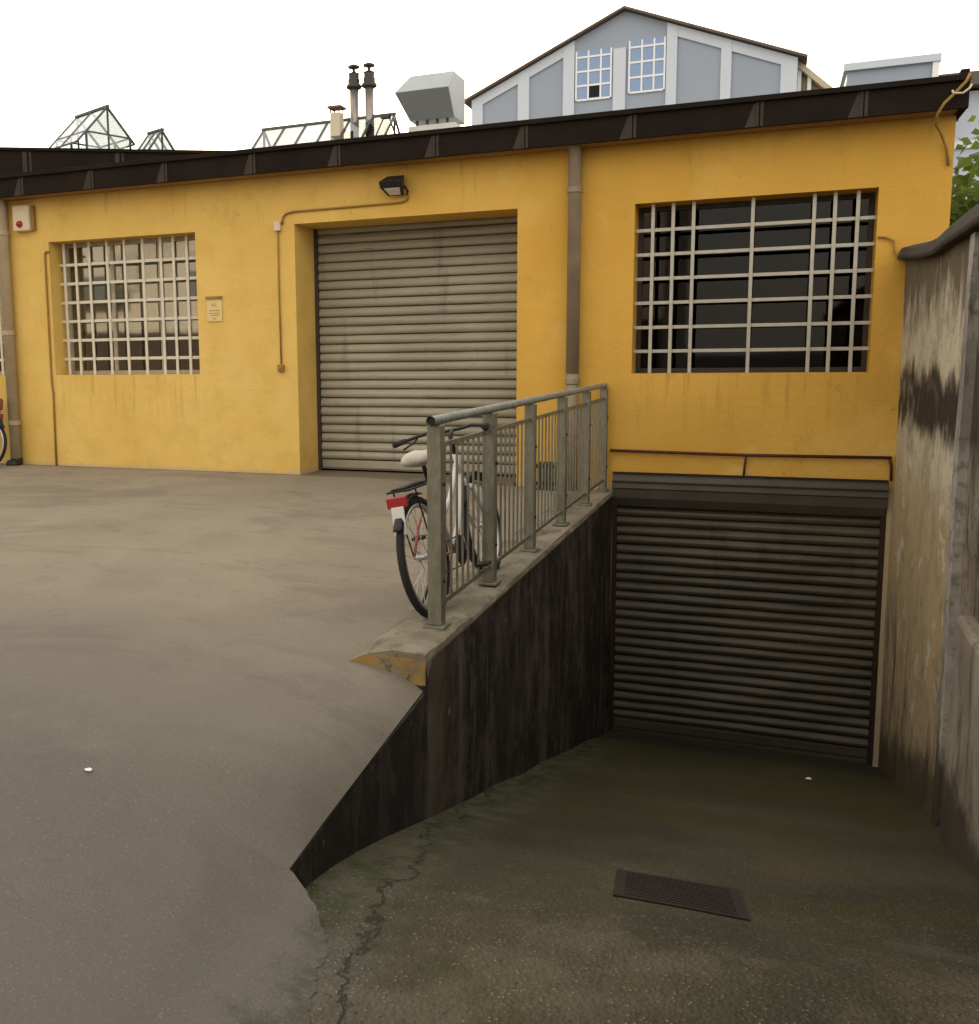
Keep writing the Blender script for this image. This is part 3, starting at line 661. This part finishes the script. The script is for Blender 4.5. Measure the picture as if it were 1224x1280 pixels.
for y,z,t in cpts:
    rows.append([bm.verts.new(p) for p in ((2.53,y,z),(2.52,y,z+.03),(2.56,y,z+t*.8),(2.68,y,z+t),(3.0,y,z+t+.06),(3.02,y,z+.02),(2.96,y,z))])
for a,b in zip(rows,rows[1:]):
    for k in range(7): bm.faces.new((a[k],a[(k+1)%7],b[(k+1)%7],b[k]))
bm.faces.new(rows[0]); bm.faces.new(rows[-1][::-1])
partw('coping', bm, M['coping'], bw, WO, bevel=.01)

# ------------------------------------------------------------------ small things on the ground
DX, DY = 1.26, -6.30; DZ = ramp_s(DX, DY)
dc = thing('drain_cover', 'dark rectangular iron drain cover set in the asphalt ramp', 'drain cover', (DX,DY,DZ))
def on_ramp(u, v, h):
    a = R(6); x, y = u*math.cos(a)-v*math.sin(a), u*math.sin(a)+v*math.cos(a); return (x, y, ramp_s(DX+x, DY+y)-DZ+h)
bm = B(); g = [[bm.verts.new(on_ramp(-.24+.48*i/8, -.23+.46*k/8, .007)) for k in range(9)] for i in range(9)]
for i in range(8):
    for k in range(8): bm.faces.new((g[i][k],g[i+1][k],g[i+1][k+1],g[i][k+1]))
rim = [g[i][0] for i in range(9)]+[g[8][k] for k in range(1,9)]+[g[i][8] for i in range(7,-1,-1)]+[g[0][k] for k in range(7,0,-1)]
lo = [bm.verts.new(v.co-Vector((0,0,.03))) for v in rim]
for k in range(len(rim)): bm.faces.new((rim[k],rim[(k+1)%len(rim)],lo[(k+1)%len(rim)],lo[k]))
obj('cover_plate', bm, M['drain'], dc)
bm = B()
for k in range(-5,6):
    for i in range(6):
        u0, u1 = -.20+.40*i/6, -.20+.40*(i+1)/6
        hexa(bm, [on_ramp(u0,k*.038-.007,.0071),on_ramp(u1,k*.038-.007,.0071),on_ramp(u1,k*.038+.007,.0071),on_ramp(u0,k*.038+.007,.0071),on_ramp(u0,k*.038-.007,.010),on_ramp(u1,k*.038-.007,.010),on_ramp(u1,k*.038+.007,.010),on_ramp(u0,k*.038+.007,.010)])
obj('tread_ribs', bm, M['drain'], dc)
def scrap(loc, s, label, cat):
    bm = B(); rng = random.Random(hash(label) % 99 if False else len(label)); vs = []
    for k in range(7):
        a = 2*math.pi*k/7; r = s*(.6+.5*rng.random()); vs.append((r*math.cos(a), r*.6*math.sin(a), s*.25*rng.random()))
    t = bm.verts.new((0,0,s*.5)); ring = [bm.verts.new(v) for v in vs]; lowv = bm.verts.new((0,0,0))
    for k in range(7): bm.faces.new((ring[k],ring[(k+1)%7],t)); bm.faces.new((ring[(k+1)%7],ring[k],lowv))
    o = obj('paper_scrap', bm, M['paper']); o.location = loc; return tag(o, label, cat)
scrap((-.78,-7.22,yard_z(-.78,-7.22)+.002), .022, 'tiny white paper scrap lying alone on the concrete yard', 'litter')
scrap((1.92,-1.80,ramp_s(1.92,-1.80)+.001), .03, 'small white scrap lying on the ramp near the garage shutter', 'litter')

# ------------------------------------------------------------------ bicycles (local x forward, y left, z up; origin at rear tyre contact)
def wheel(hx, root, m):
    w = thing('wheel', None, None, (hx,0,.335)); w.parent = root
    N = 44
    def ring(r): return [(r*math.cos(2*math.pi*k/N),0,r*math.sin(2*math.pi*k/N)) for k in range(N)]
    bm = B(); tube(bm, ring(.315), .021, 10, closed=True); obj('tyre', bm, M['rubber'], w, smooth=True)
    bm = B(); tube(bm, ring(.286), .015, 8, closed=True); obj('rim', bm, m['rim'], w, smooth=True)
    bm = B()
    for k in range(28):
        a = 2*math.pi*k/28; s = 1 if k % 2 else -1; b = a+(.5 if k % 4 < 2 else -.5)
        tube(bm, [(.022*math.cos(b), s*.028, .022*math.sin(b)), (.282*math.cos(a), 0, .282*math.sin(a))], .0017, 4)
    obj('spokes', bm, M['steel'], w)
    bm = B(); lathe(bm, [(.008,-.062),(.012,-.045),(.026,-.032),(.016,-.024),(.016,.024),(.026,.032),(.012,.045),(.008,.062)], n=14, axis='y'); obj('hub', bm, M['steel'], w, smooth=True)
    return w
def bicycle(label, loc, rot, m, bag=False):
    b = thing('bicycle', label, 'bicycle', loc, rot)
    RH, FH, BB = (0,0,.335), (1.05,0,.335), (.43,0,.285)
    ST, HT, HB = (.275,0,.72), (.80,0,.83), (.845,0,.67)
    bm = B(); tube(bm,[BB,ST],.016,10); tube(bm,[HT,HB],.019,10)
    tube(bm,[(BB[0]+.01,0,BB[2]+.01),(.60,0,.40),(HB[0]-.005,0,HB[2]+.03)],.018,12)      # deep step-through down tube
    tube(bm,[(.36,0,.49),(.56,0,.58),(HT[0]+.005,0,HT[2]-.05)],.017,10)
    obj('frame', bm, m['frame'], b, smooth=True)
    bm = B()
    for s in (-1,1):
        tube(bm,[(.40,s*.03,.285),(.15,s*.055,.31),(0,s*.058,.335)],.009,8); tube(bm,[(.29,s*.018,.66),(.12,s*.055,.48),(0,s*.058,.345)],.008,8)
    obj('stays', bm, m['accent'], b, smooth=True)
    bm = B(); tube(bm,[HB,(.862,0,.625)],.02,10)
    for s in (-1,1): tube(bm,[(.862,0,.625),(.87,s*.05,.60),(.93,s*.055,.47),FH and (1.05,s*.055,.335)],[.021,.020,.018,.012],10)
    obj('fork', bm, m['frame'], b, smooth=True)
    wheel(0,b,m); wheel(1.05,b,m)
    for hx, a0, a1, nm in ((0,75,147,'mudguard'),(1.05,35,150,'mudguard')):
        bm = B(); rows = []
        for k in range(19):
            a = R(a0+(a1-a0)*k/18)
            rows.append([bm.verts.new((hx+(.352+dz)*math.cos(a), dy, .335+(.352+dz)*math.sin(a))) for dy,dz in ((-.03,-.012),(-.018,.002),(.018,.002),(.03,-.012),(.018,-.002),(-.018,-.002))])
        for p,q in zip(rows,rows[1:]):
            for k in range(6): bm.faces.new((p[k],p[(k+1)%6],q[(k+1)%6],q[k]))
        bm.faces.new(rows[0]); bm.faces.new(rows[-1][::-1])
        g = obj(nm, bm, m['guard'], b, smooth=True)
        if hx == 0:
            bm = B(); hexa(bm,[(-.262,-.036,.50),(-.250,-.036,.50),(-.250,.036,.50),(-.262,.036,.50),(-.236,-.036,.648),(-.224,-.036,.648),(-.224,.036,.648),(-.236,.036,.648)]); obj('mud_flap', bm, m['frame'], g, bevel=.004)
    bm = B(); tube(bm,[ST,(.235,0,.86)],.0135,10); obj('seat_post', bm, M['black'], b, smooth=True)
    bm = B(); rows = []
    for x,w,zt,zb in ((.08,.050,.885,.845),(.11,.080,.910,.825),(.17,.090,.912,.815),(.24,.062,.900,.845),(.31,.036,.900,.872),(.37,.026,.897,.873),(.395,.012,.888,.876)):
        rows.append([bm.verts.new((x,w*c,(zt+zb)/2+(zt-zb)/2*s+(-.012*abs(c)**2))) for c,s in [(math.cos(2*math.pi*k/12),math.sin(2*math.pi*k/12)) for k in range(12)]])
    for p,q in zip(rows,rows[1:]):
        for k in range(12): bm.faces.new((p[k],p[(k+1)%12],q[(k+1)%12],q[k]))
    bm.faces.new(rows[0][::-1]); bm.faces.new(rows[-1]); obj('saddle', bm, m['saddle'], b, smooth=True)
    bm = B(); tube(bm,[HT,(.785,0,.90),(.775,0,.94),(.83,0,.975)],.014,10)
    tube(bm,[(.60,.29,.955),(.70,.27,.965),(.79,.15,.985),(.84,.05,.975),(.84,-.05,.975),(.79,-.15,.985),(.70,-.27,.965),(.60,-.29,.955)],.011,10)
    hb = obj('handlebar', bm, M['black'], b, smooth=True)
    for s in (-1,1):
        bm = B(); tube(bm,[(.585,s*.293,.953),(.60,s*.29,.955),(.70,s*.27,.965)],[.019,.018,.016],10); obj('grip', bm, M['rubber'], hb, smooth=True)
        bm = B(); tube(bm,[(.76,s*.21,.965),(.74,s*.235,.94),(.64,s*.265,.915)],.006,6); obj('brake_lever', bm, M['black'], hb, smooth=True)
    bm = B()
    for s in (-1,1):
        tube(bm,[(.26,s*.05,.715),(.2,s*.065,.722),(-.18,s*.065,.722),(-.20,s*.045,.722)],.006,6); tube(bm,[(-.10,s*.065,.72),(0,s*.062,.345)],.0045,6)
    for x in (-.19,-.09,.02,.13): tube(bm,[(x,-.065,.722),(x,.065,.722)],.005,6)
    box(bm,-.19,.16,-.035,.035,.728,.738)
    rk = obj('rear_rack', bm, M['black'], b)
    bm = B(); box(bm,-.235,-.205,-.058,.058,.640,.700); obj('tail_light', bm, M['red'], rk, bevel=.008)
    bm = B(); lathe(bm,[(.0,-.006),(.088,-.004),(.092,0),(.088,.004),(.0,.006)],(.43,-.055,.285),28,'y'); ck = obj('chainring', bm, M['black'], b)
    for s, dx, dz in ((-1,.12,-.12),(1,-.12,.12)):
        bm = B(); bar(bm,(.43,s*.075,.285),(.43+dx,s*.085,.285+dz),.012,.022); a = obj('crank', bm, M['black'], ck)
        bm = B(); box(bm,.43+dx-.045,.43+dx+.045,min(s*.095,s*.17),max(s*.095,s*.17),.285+dz-.01,.285+dz+.01); obj('pedal', bm, M['black'], ck, bevel=.004)
    bm = B(); tube(bm,[(.43,-.055,.372),(0,-.055,.37)],.004,5); tube(bm,[(.43,-.055,.198),(.1,-.055,.215),(-.01,-.055,.235)],.004,5); obj('chain', bm, M['black'], b)
    bm = B(); lathe(bm,[(.0,-.010),(.045,-.008),(.045,.008),(.0,.010)],(0,-.05,.335),18,'y'); obj('sprocket', bm, M['black'], b)
    bm = B(); bar(bm,(0,-.066,.325),(-.012,-.07,.225),.026,.030); bar(bm,(-.012,-.075,.24),(.02,-.075,.175),.03,.022); tube(bm,[(.02,-.062,.175),(.02,-.084,.175)],.022,12); obj('derailleur', bm, M['black'], b, bevel=.004)
    bm = B(); tube(bm,[(.30,.04,.29),(.22,.15,.05),(.20,.19,-.005)],.008,8); obj('kickstand', bm, M['black'], b, smooth=True)
    if bag:
        bm = B(); box(bm,-.20,.16,-.10,.10,.742,.90); obj('pannier', bm, M['brown'], b, bevel=.03)
    return b
mw = dict(frame=M['white'], accent=M['pink'], guard=M['black'], rim=M['alu'], saddle=M['cream'])
md = dict(frame=M['navy'], accent=M['navy'], guard=M['black'], rim=M['alu'], saddle=M['black'])
bicycle('white bicycle with cream saddle and red tail light leaning beside the railing', (-.13,-5.10,.0+yard_z(-.31,-5.1)*.4), (R(-11.5),0,R(88.5)), mw)
bicycle('dark bicycle parked along the facade beyond the left downpipe', (-7.78,-.42,.035), (R(5),0,R(180)), md, True)

# ------------------------------------------------------------------ on the roof
pr_ = thing('roof_parapet', 'dark jointed parapet standing on the roof behind the left eave', 'parapet', (-8.43,.9,3.5), (0,0,math.atan2(1.63,2.83)))
bm = B(); box(bm,-6,6.5,0,.1,0,.77); obj('parapet_wall', bm, M['fascia'], pr_)
bm = B(); box(bm,-6,6.5,-.03,.13,.771,.81); obj('cap', bm, M['fascia'], pr_)
for x in (-.9,.35,1.6,2.85):
    bm = B(); box(bm,x-.07,x-.01,-.006,-.001,.1,.76); box(bm,x+.02,x+.05,-.006,-.001,.1,.76); obj('panel_joint', bm, M['joint'], pr_)

def roof_light(label, O, r, w, L, Wd, he, ha, z0, ol=.22, orr=.10):
    r = Vector((*r,0)).normalized(); w = Vector((*w,0)).normalized()
    t = thing('roof_light', label, 'roof light', O)
    P = lambda a,b,z: r*a+w*b+Vector((0,0,z))
    bm = B(); s = .04
    for a in (0, L*.5, L):
        for b in (0, Wd): bar(bm, P(a,b,z0), P(a,b,he), s, s)
        bar(bm, P(a,-ol*Wd,he-ol*(ha-he)*2), P(a,Wd/2,ha), s, s); bar(bm, P(a,Wd*(1+orr),he-orr*(ha-he)*2), P(a,Wd/2,ha), s, s)
    for a in (0, L): bar(bm, P(a,0,he), P(a,Wd,he), s*.8, s*.8); bar(bm, P(a,Wd/2,z0), P(a,Wd/2,ha), s*.8, s*.8)
    bar(bm, P(-.05,Wd/2,ha+.015), P(L+.05,Wd/2,ha+.015), .07, .05)
    for b,z in ((0,he),(Wd,he),(-ol*Wd,he-ol*(ha-he)*2),(Wd*(1+orr),he-orr*(ha-he)*2)): bar(bm, P(0,b,z), P(L,b,z), s*.8, s*.8)
    for b in (0,Wd): bar(bm, P(0,b,z0+.05), P(L,b,z0+.05), s, s)
    obj('frame', bm, M['dkmetal'], t)
    for b0, o_ in ((-ol*Wd, ol), (Wd*(1+orr), orr)):
        z = he-o_*(ha-he)*2; bm = B(); n = Vector((0,0,.012))
        q = [P(0,b0,z),P(L,b0,z),P(L,Wd/2,ha),P(0,Wd/2,ha)]; hexa(bm,[v+n*.5 for v in q]+[v+n*1.2 for v in q]); obj('roof_pane', bm, M['glass_sky'], t)
    bm = B()
    q = [P(0,0,z0),P(0,Wd,z0),P(0,Wd,he),P(0,Wd/2,ha)]
    for a in (.006, L-.006):
        f = [bm.verts.new(P(a,b,z)) for b,z in ((.02,z0),(Wd-.02,z0),(Wd-.02,he),(Wd/2,ha-.03),(.02,he))]; g = [bm.verts.new(v.co+r*.006) for v in f]
        bm.faces.new(f); bm.faces.new(g[::-1])
        for k in range(5): bm.faces.new((f[k],f[(k+1)%5],g[(k+1)%5],g[k]))
    obj('gable_pane', bm, M['glass_sky'], t)
    return t
roof_light('glazed gable roof light on the far left of the roof', (-12.52,8.0,0), (-.93,.37), (.37,.93), 1.3, 1.10, 6.34, 6.93, 4.95, .22)
roof_light('smaller low roof light right beside the glazed gable roof light', (-11.55,8.9,0), (-.93,.37), (.37,.93), .5, .75, 6.02, 6.50, 5.1, .05, .45)
sk = thing('skylight', 'long sloped glass skylight left of the steel flues', 'skylight', (-7.2,8,5.1)); O = Vector((-7.2,8,5.1))
bm = B()
for k in range(7):
    x = -8.15+k*.47; bar(bm,(x,8,5.93),(x,7.1,5.12),.035,.04)
bar(bm,(-8.2,8,5.95),(-5.3,8,5.97),.05,.05); bar(bm,(-8.2,7.1,5.12),(-5.3,7.1,5.12),.05,.05)
for x in (-8.15,-5.33): bar(bm,(x,8,5.93),(x,8.7,5.2),.035,.04); bar(bm,(x,8,5.93),(x,8,5.1),.035,.035)
obj('frame', rel(bm,O), M['dkmetal'], sk)
bm = B(); hexa(bm,[(-8.15,7.1,5.13),(-5.33,7.1,5.13),(-5.33,8,5.94),(-8.15,8,5.94)]+[(-8.15,7.1,5.138),(-5.33,7.1,5.138),(-5.33,8,5.948),(-8.15,8,5.948)]); obj('pane', rel(bm,O), M['glass_haze'], sk)
def flue(x, y, label):
    t = thing('flue', label, 'flue', (x,y,5.0), group=None)
    bm = B(); lathe(bm,[(.085,0),(.085,1.55)],n=20); obj('pipe', bm, M['flue'], t, smooth=True)
    bm = B(); lathe(bm,[(.10,1.50),(.15,1.53),(.15,1.57),(.115,1.60),(.115,1.68),(.10,1.70),(.10,1.78),(.115,1.79),(.07,1.81),(.03,1.83),(.03,1.90)],n=20); obj('cowl', bm, M['fluecap'], t)
    bm = B(); lathe(bm,[(.03,1.895),(.11,1.90),(.115,1.93),(.05,1.96),(.0,1.965)],n=20); obj('rain_cap', bm, M['fluecap'], t)
flue(-6.16,8,'left one of the twin steel flues with dark caps'); flue(-5.85,8.02,'right one of the twin steel flues with dark caps')
cp = thing('chimney_pot', 'short beige square vent pot left of the twin flues', 'chimney', (-6.40,7.7,5.0))
bm = B(); box(bm,-.10,.10,-.10,.10,0,1.02); obj('shaft', bm, M['cream_wall'], cp, bevel=.01)
bm = B(); box(bm,-.14,.14,-.14,.14,1.10,1.14)
for a in (-.09,.09):
    for b in (-.09,.09): box(bm,a-.012,a+.012,b-.012,b+.012,1.02,1.10)
obj('cap', bm, M['tile'], cp)
sp = thing('stay_bracket', 'dark bracket with slanting stay right of the twin flues', 'bracket', (-5.6,8,5.0))
bm = B(); box(bm,.0,.18,-.06,.06,.90,.98); obj('head', bm, M['fluecap'], sp, bevel=.01)
bm = B(); tube(bm,[(.16,0,.92),(.42,0,.2),(.5,0,0)],.02,8); tube(bm,[(.05,0,.92),(-.20,0,.45)],.014,8); obj('stay', bm, M['flue'], sp, smooth=True)
cw = thing('extractor_cowl', 'large angular zinc extractor cowl on a pale kerb on the roof', 'extractor', (-4.6,8.2,5.0))
bm = B()
front = [(-.42,-.2,.80),(-.60,-.55,1.26),(-.40,-.2,1.62)]; backl = [(-.42,.5,.78),(-.5,.5,1.26),(-.40,.5,1.62)]
fr = [(.46,-.2,.80),(.46,-.55,1.26),(.46,-.2,1.62)]; br = [(.46,.5,.80),(.46,.5,1.26),(.46,.5,1.62)]
V = {k: [bm.verts.new(p) for p in v] for k, v in (('f',front),('b',backl),('r',fr),('s',br))}
for a,b in (('f','r'),('r','s'),('s','b'),('b','f')):
    for k in (0,1): bm.faces.new((V[a][k],V[b][k],V[b][k+1],V[a][k+1]))
bm.faces.new([V[k][0] for k in 'frsb']); bm.faces.new([V[k][2] for k in 'frsb'])
obj('hood', bm, M['cowl'], cw, bevel=.012)
bm = B()
for x in (-.3,-.1,.1,.3): box(bm,x-.02,x+.02,-.15,-.09,.70,.82)
obj('feet', bm, M['fluecap'], cw)
bm = B(); box(bm,-.44,.48,-.22,.5,0,.70); obj('kerb', bm, M['conc_l'], cw)

# ------------------------------------------------------------------ buildings behind
gb = thing('gabled_building', 'tall grey blue gabled factory building with pale pilasters behind the workshop', 'building', (-4,30,0)); O = Vector((-4,30,0))
XA, XB, AP, EL = -10.25, 1.95, -4.2, 11.75
def zroof(x): return 14.38-(14.38-11.95)*abs(x-AP)/(XB-AP) if x > AP else 14.38-(14.38-11.75)*abs(x-AP)/(AP-XA)
bm = B(); prism(bm,[(XA,0),(XB,0),(XB,zroof(XB)),(AP,14.38),(XA,zroof(XA))],30,46,lambda y,a,b:(a,y,b)); obj('wall', rel(bm,O), M['blue_panel'], gb)
bm = B()
for a,b in ((XA-.35,AP),(AP,XB+.35)):
    za, zb = zroof(max(a,XA))+(0 if a >= XA else -.15), zroof(min(b,XB))+(0 if b <= XB else -.14)
    hexa(bm,[(a,29.7,za+.02),(b,29.7,zb+.02),(b,46.3,zb+.02),(a,46.3,za+.02),(a,29.7,za+.11),(b,29.7,zb+.11),(b,46.3,zb+.11),(a,46.3,za+.11)])
obj('roof', rel(bm,O), M['tile'], gb)
for x0,x1 in ((XA-.03,-9.82),(-8.36,-7.9),(-6.54,-6.1),(-4.6,-4.13),(-2.62,-2.24),(-.66,-.29),(1.42,XB+.03)):
    bm = B(); zt = min(zroof(max(x0,XA)),zroof(min(x1,XB)))-.03; box(bm,x0,x1,29.9,30.02,0,zt-(1.15 if abs((x0+x1)/2-AP)<.6 else 0)); obj('pilaster', rel(bm,O), M['pale'], gb)
for pts in (((XA,-9.82),), ): pass
for a,b in ((XA,-6.11),(-2.62,XB)):
    bm = B(); hexa(bm,[(a,29.92,zroof(a)-.42),(b,29.92,zroof(b)-.42),(b,30.02,zroof(b)-.42),(a,30.02,zroof(a)-.42),(a,29.92,zroof(a)-.02),(b,29.92,zroof(b)-.02),(b,30.02,zroof(b)-.02),(a,30.02,zroof(a)-.02)])
    obj('rake_band', rel(bm,O), M['pale'], gb)
for x0,x1,z0,z1,vent in ((-6.06,-4.66,11.26,13.10,True),(-4.03,-2.66,11.33,13.24,False)):
    bm = B(); w = .09
    for x in (x0,x0+.47,x1-.47+.02,x1-.06): box(bm,x,x+w*.7,29.93,30.03,z0,z1)
    for k in range(4): z = z0+(z1-z0)*k/3.45; box(bm,x0+.065,x1-.06,29.935,30.028,z-.035,z+.035)
    wn = obj('window', rel(bm,O), M['winframe'], gb)
    bm = B(); box(bm,x0,x1,29.96,29.99,z0,z1); obj('pane', rel(bm,O), M['glass_blue'], wn)
    if vent: bm = B(); box(bm,x0+.54,x0+.93,29.945,29.957,z0+.07,z0+.56); obj('open_vent', rel(bm,O), M['hole'], wn)
# lean-to sloping away on its right
bm = B(); hexa(bm,[(1.98,30.4,11.72),(5.2,30.4,8.75),(5.2,44,8.75),(1.98,44,11.72),(1.98,30.4,11.98),(5.2,30.4,9.0),(5.2,44,9.0),(1.98,44,11.98)]); obj('side_roof', rel(bm,O), M['tan'], gb)
bm = B(); prism(bm,[(1.99,0),(4.9,0),(4.9,8.98),(1.99,11.68)],30.9,43,lambda y,a,b:(a,y,b)); obj('side_wall', rel(bm,O), M['tan'], gb)
for x in (2.0,2.34):
    bm = B(); box(bm,x,x+.13,30.5,30.64,8,11.72-(x-1.98)*.96); obj('side_post', rel(bm,O), M['winframe'], gb)
fb = thing('flat_roofed_building', 'pale blue grey flat roofed block right of the gabled building', 'building', (5.05,30,0)); O = Vector((5.05,30,0))
bm = B(); box(bm,3.62,6.42,30,38,0,11.25); obj('wall', rel(bm,O), M['blue_panel'], fb)
bm = B(); box(bm,3.5,6.55,29.85,38.1,11.252,11.5); obj('roof_slab', rel(bm,O), M['pale'], fb)
bm = B(); box(bm,6.3,6.5,29.9,29.998,0,11.25); obj('corner_pilaster', rel(bm,O), M['winframe'], fb)
tb = thing('cream_building', 'cream building with brown eave at the far right behind the foliage', 'building', (11,32,0)); O = Vector((11,32,0))
bm = B(); box(bm,7.2,15,32,42,0,10.6); obj('wall', rel(bm,O), M['pale'], tb)
bm = B(); hexa(bm,[(6.7,31.4,10.7),(15.4,31.4,10.7),(15.4,42,10.7),(6.7,42,10.7),(6.7,31.4,11.15),(15.4,31.4,11.15),(15.4,36,11.6),(6.7,36,11.6)]); obj('roof', rel(bm,O), M['tile'], tb)
bm = B(); box(bm,7.25,15,31.9,31.99,8.6,8.85); obj('string_course', rel(bm,O), M['winframe'], tb)
for x in (8.6,11,13.4):
    bm = B(); box(bm,x,x+1.1,31.94,31.985,8.95,10.2); w = obj('window', rel(bm,O), M['winframe'], tb); bm = B(); box(bm,x+.1,x+1.0,31.92,31.938,9.05,10.1); obj('pane', rel(bm,O), M['glass_blue'], w)

# building across the yard, mirrored in the left window
ob = thing('opposite_building', 'sunlit pale apartment block mirrored in the left barred window', 'building', (-15,-24,-.4)); O = Vector((-15,-24,-.4))
bm = B(); box(bm,-34,-2,-34,-24,-.6,9.5); obj('wall', rel(bm,O), M['cream_wall'], ob)
bm = B(); box(bm,-34.4,-1.6,-34.4,-23.6,9.502,9.9); obj('roof', rel(bm,O), M['tile'], ob)
for i in range(8):
    for z in (4.2,7.0):
        x = -32+i*3.8; bm = B(); box(bm,x,x+1.3,-23.998,-23.94,z,z+1.6); w = obj('window', rel(bm,O), M['frame_l'], ob); bm = B(); box(bm,x+.1,x+1.2,-23.938,-23.92,z+.1,z+1.5); obj('shutter', rel(bm,O), M['pale_backing'], w)
for x,z in ((-27,3.9),(-20,3.9),(-24,6.7)):
    bm = B(); box(bm,x,x+3,-23.998,-22.8,z-.2,z); box(bm,x,x+3,-22.86,-22.8,z,z+.9); obj('balcony', rel(bm,O), M['dkmetal'], ob)

bm = B(); box(bm,-34,-2,-23.998,-23.9,-.6,2.5); obj('base_course', rel(bm,O), M['bark'], ob)

# ------------------------------------------------------------------ trees
def tree(label, loc, h, r, n, seed, leaf, name='tree', group=None):
    rng = random.Random(seed); t = thing(name, label, 'tree', loc, group=group)
    bm = B(); tube(bm,[(0,0,-.1),(.03,0,h*.3),(-.04,.05,h*.6),(0,0,h*.85)],[.11,.09,.07,.03],10)
    limbs = []
    for k in range(11):
        a = 2.4*k; z = h*(.35+.05*k); e = Vector((math.cos(a)*r*.75, math.sin(a)*r*.75, z+r*.4*rng.random()+.2)); mid = Vector((math.cos(a)*r*.3,math.sin(a)*r*.3,z+.15))
        tube(bm,[(0,0,z-.1),mid,e],[.035,.025,.008],6); limbs.append(e); limbs.append(mid*.5+e*.5)
    obj('trunk', bm, M['bark'], t, smooth=True)
    bm = B(); clumps = limbs+[Vector((rng.gauss(0,r*.5),rng.gauss(0,r*.5),h*(.55+.5*rng.random()))) for _ in range(26)]
    for _ in range(n):
        c = rng.choice(clumps); p = c+Vector((rng.gauss(0,.20*r),rng.gauss(0,.20*r),rng.gauss(0,.16*r)))
        d = Vector((rng.uniform(-1,1),rng.uniform(-1,1),rng.uniform(-.9,.4))).normalized(); s = d.cross(Vector((rng.uniform(-1,1),rng.uniform(-1,1),rng.uniform(-1,1)))).normalized()
        L = leaf*(.7+.6*rng.random()); W = L*.34; nrm = d.cross(s)*L*.10
        v = [bm.verts.new(q) for q in (p, p+d*L*.45+s*W+nrm, p+d*L, p+d*L*.45-s*W+nrm)]; m2 = v
        bm.faces.new((v[0],v[1],v[2])); bm.faces.new((v[0],v[2],v[3]))
    obj('crown', bm, M['leaf'], t)
    return t
tree('leafy green tree growing just behind the right end of the workshop', (4.7,3.6,.1), 3.4, 1.6, 8000, 3, .15)

# ------------------------------------------------------------------ camera
cam = bpy.data.cameras.new('camera'); co = bpy.data.objects.new('camera', cam); COL.objects.link(co); scene.camera = co
F_, PI_, RO_, YA_ = 1212.55, .1315, -.0131, -.3857
fw = Vector((math.sin(YA_)*math.cos(PI_), math.cos(YA_)*math.cos(PI_), -math.sin(PI_)))
r0 = Vector((math.cos(YA_), -math.sin(YA_), 0)); u0 = r0.cross(fw)
r1 = r0*math.cos(RO_)+u0*math.sin(RO_); u1 = -r0*math.sin(RO_)+u0*math.cos(RO_)
mt = Matrix((r1, u1, -fw)).transposed().to_4x4(); mt.translation = (1.52,-10,1.4); co.matrix_world = mt
cam.sensor_fit = 'HORIZONTAL'; cam.sensor_width = 36; cam.lens = F_/1224*36
cam.shift_x = (612-471.4)/1224; cam.shift_y = -(640-605.2)/1224
cam.clip_start = .05; cam.clip_end = 2000

# ------------------------------------------------------------------ light
SUN_EL, SUN_AZ = 12.6, -17.1
w = bpy.data.worlds.new('World'); scene.world = w; w.use_nodes = True; t = w.node_tree
bg = t.nodes['Background']; sky = t.nodes.new('ShaderNodeTexSky'); sky.sky_type = 'NISHITA'; sky.sun_disc = False
sky.sun_elevation = R(SUN_EL); sky.sun_rotation = R(SUN_AZ); sky.dust_density = 4; sky.ozone_density = .6; sky.air_density = 1.0
tc = t.nodes.new('ShaderNodeTexCoord'); nz = t.nodes.new('ShaderNodeTexNoise'); nz.inputs['Scale'].default_value = 1.5; nz.inputs['Detail'].default_value = 5
t.links.new(tc.outputs['Generated'], nz.inputs['Vector'])
mr = t.nodes.new('ShaderNodeMapRange'); mr.inputs[1].default_value = .3; mr.inputs[2].default_value = .7; mr.inputs[3].default_value = .55; mr.inputs[4].default_value = .85
t.links.new(nz.outputs[0], mr.inputs[0])
mx = t.nodes.new('ShaderNodeMix'); mx.data_type = 'RGBA'; t.links.new(mr.outputs[0], mx.inputs[0]); t.links.new(sky.outputs[0], mx.inputs[6]); mx.inputs[7].default_value = (8.0,7.3,6.3,1)
t.links.new(mx.outputs[2], bg.inputs[0]); bg.inputs[1].default_value = .15
sl = bpy.data.lights.new('sun', 'SUN'); so = bpy.data.objects.new('sun', sl); COL.objects.link(so)
sl.energy = 3.0; sl.angle = R(.5); sl.color = (1,.9,.75)
d = Vector((math.sin(R(SUN_AZ))*math.cos(R(SUN_EL)), math.cos(R(SUN_AZ))*math.cos(R(SUN_EL)), math.sin(R(SUN_EL))))
so.rotation_euler = d.to_track_quat('Z','Y').to_euler(); so.location = (-10,30,20)
vs = scene.view_settings; vs.view_transform = 'Standard'; vs.look = 'None'; vs.exposure = .92; vs.gamma = 1; vs.use_curve_mapping = False
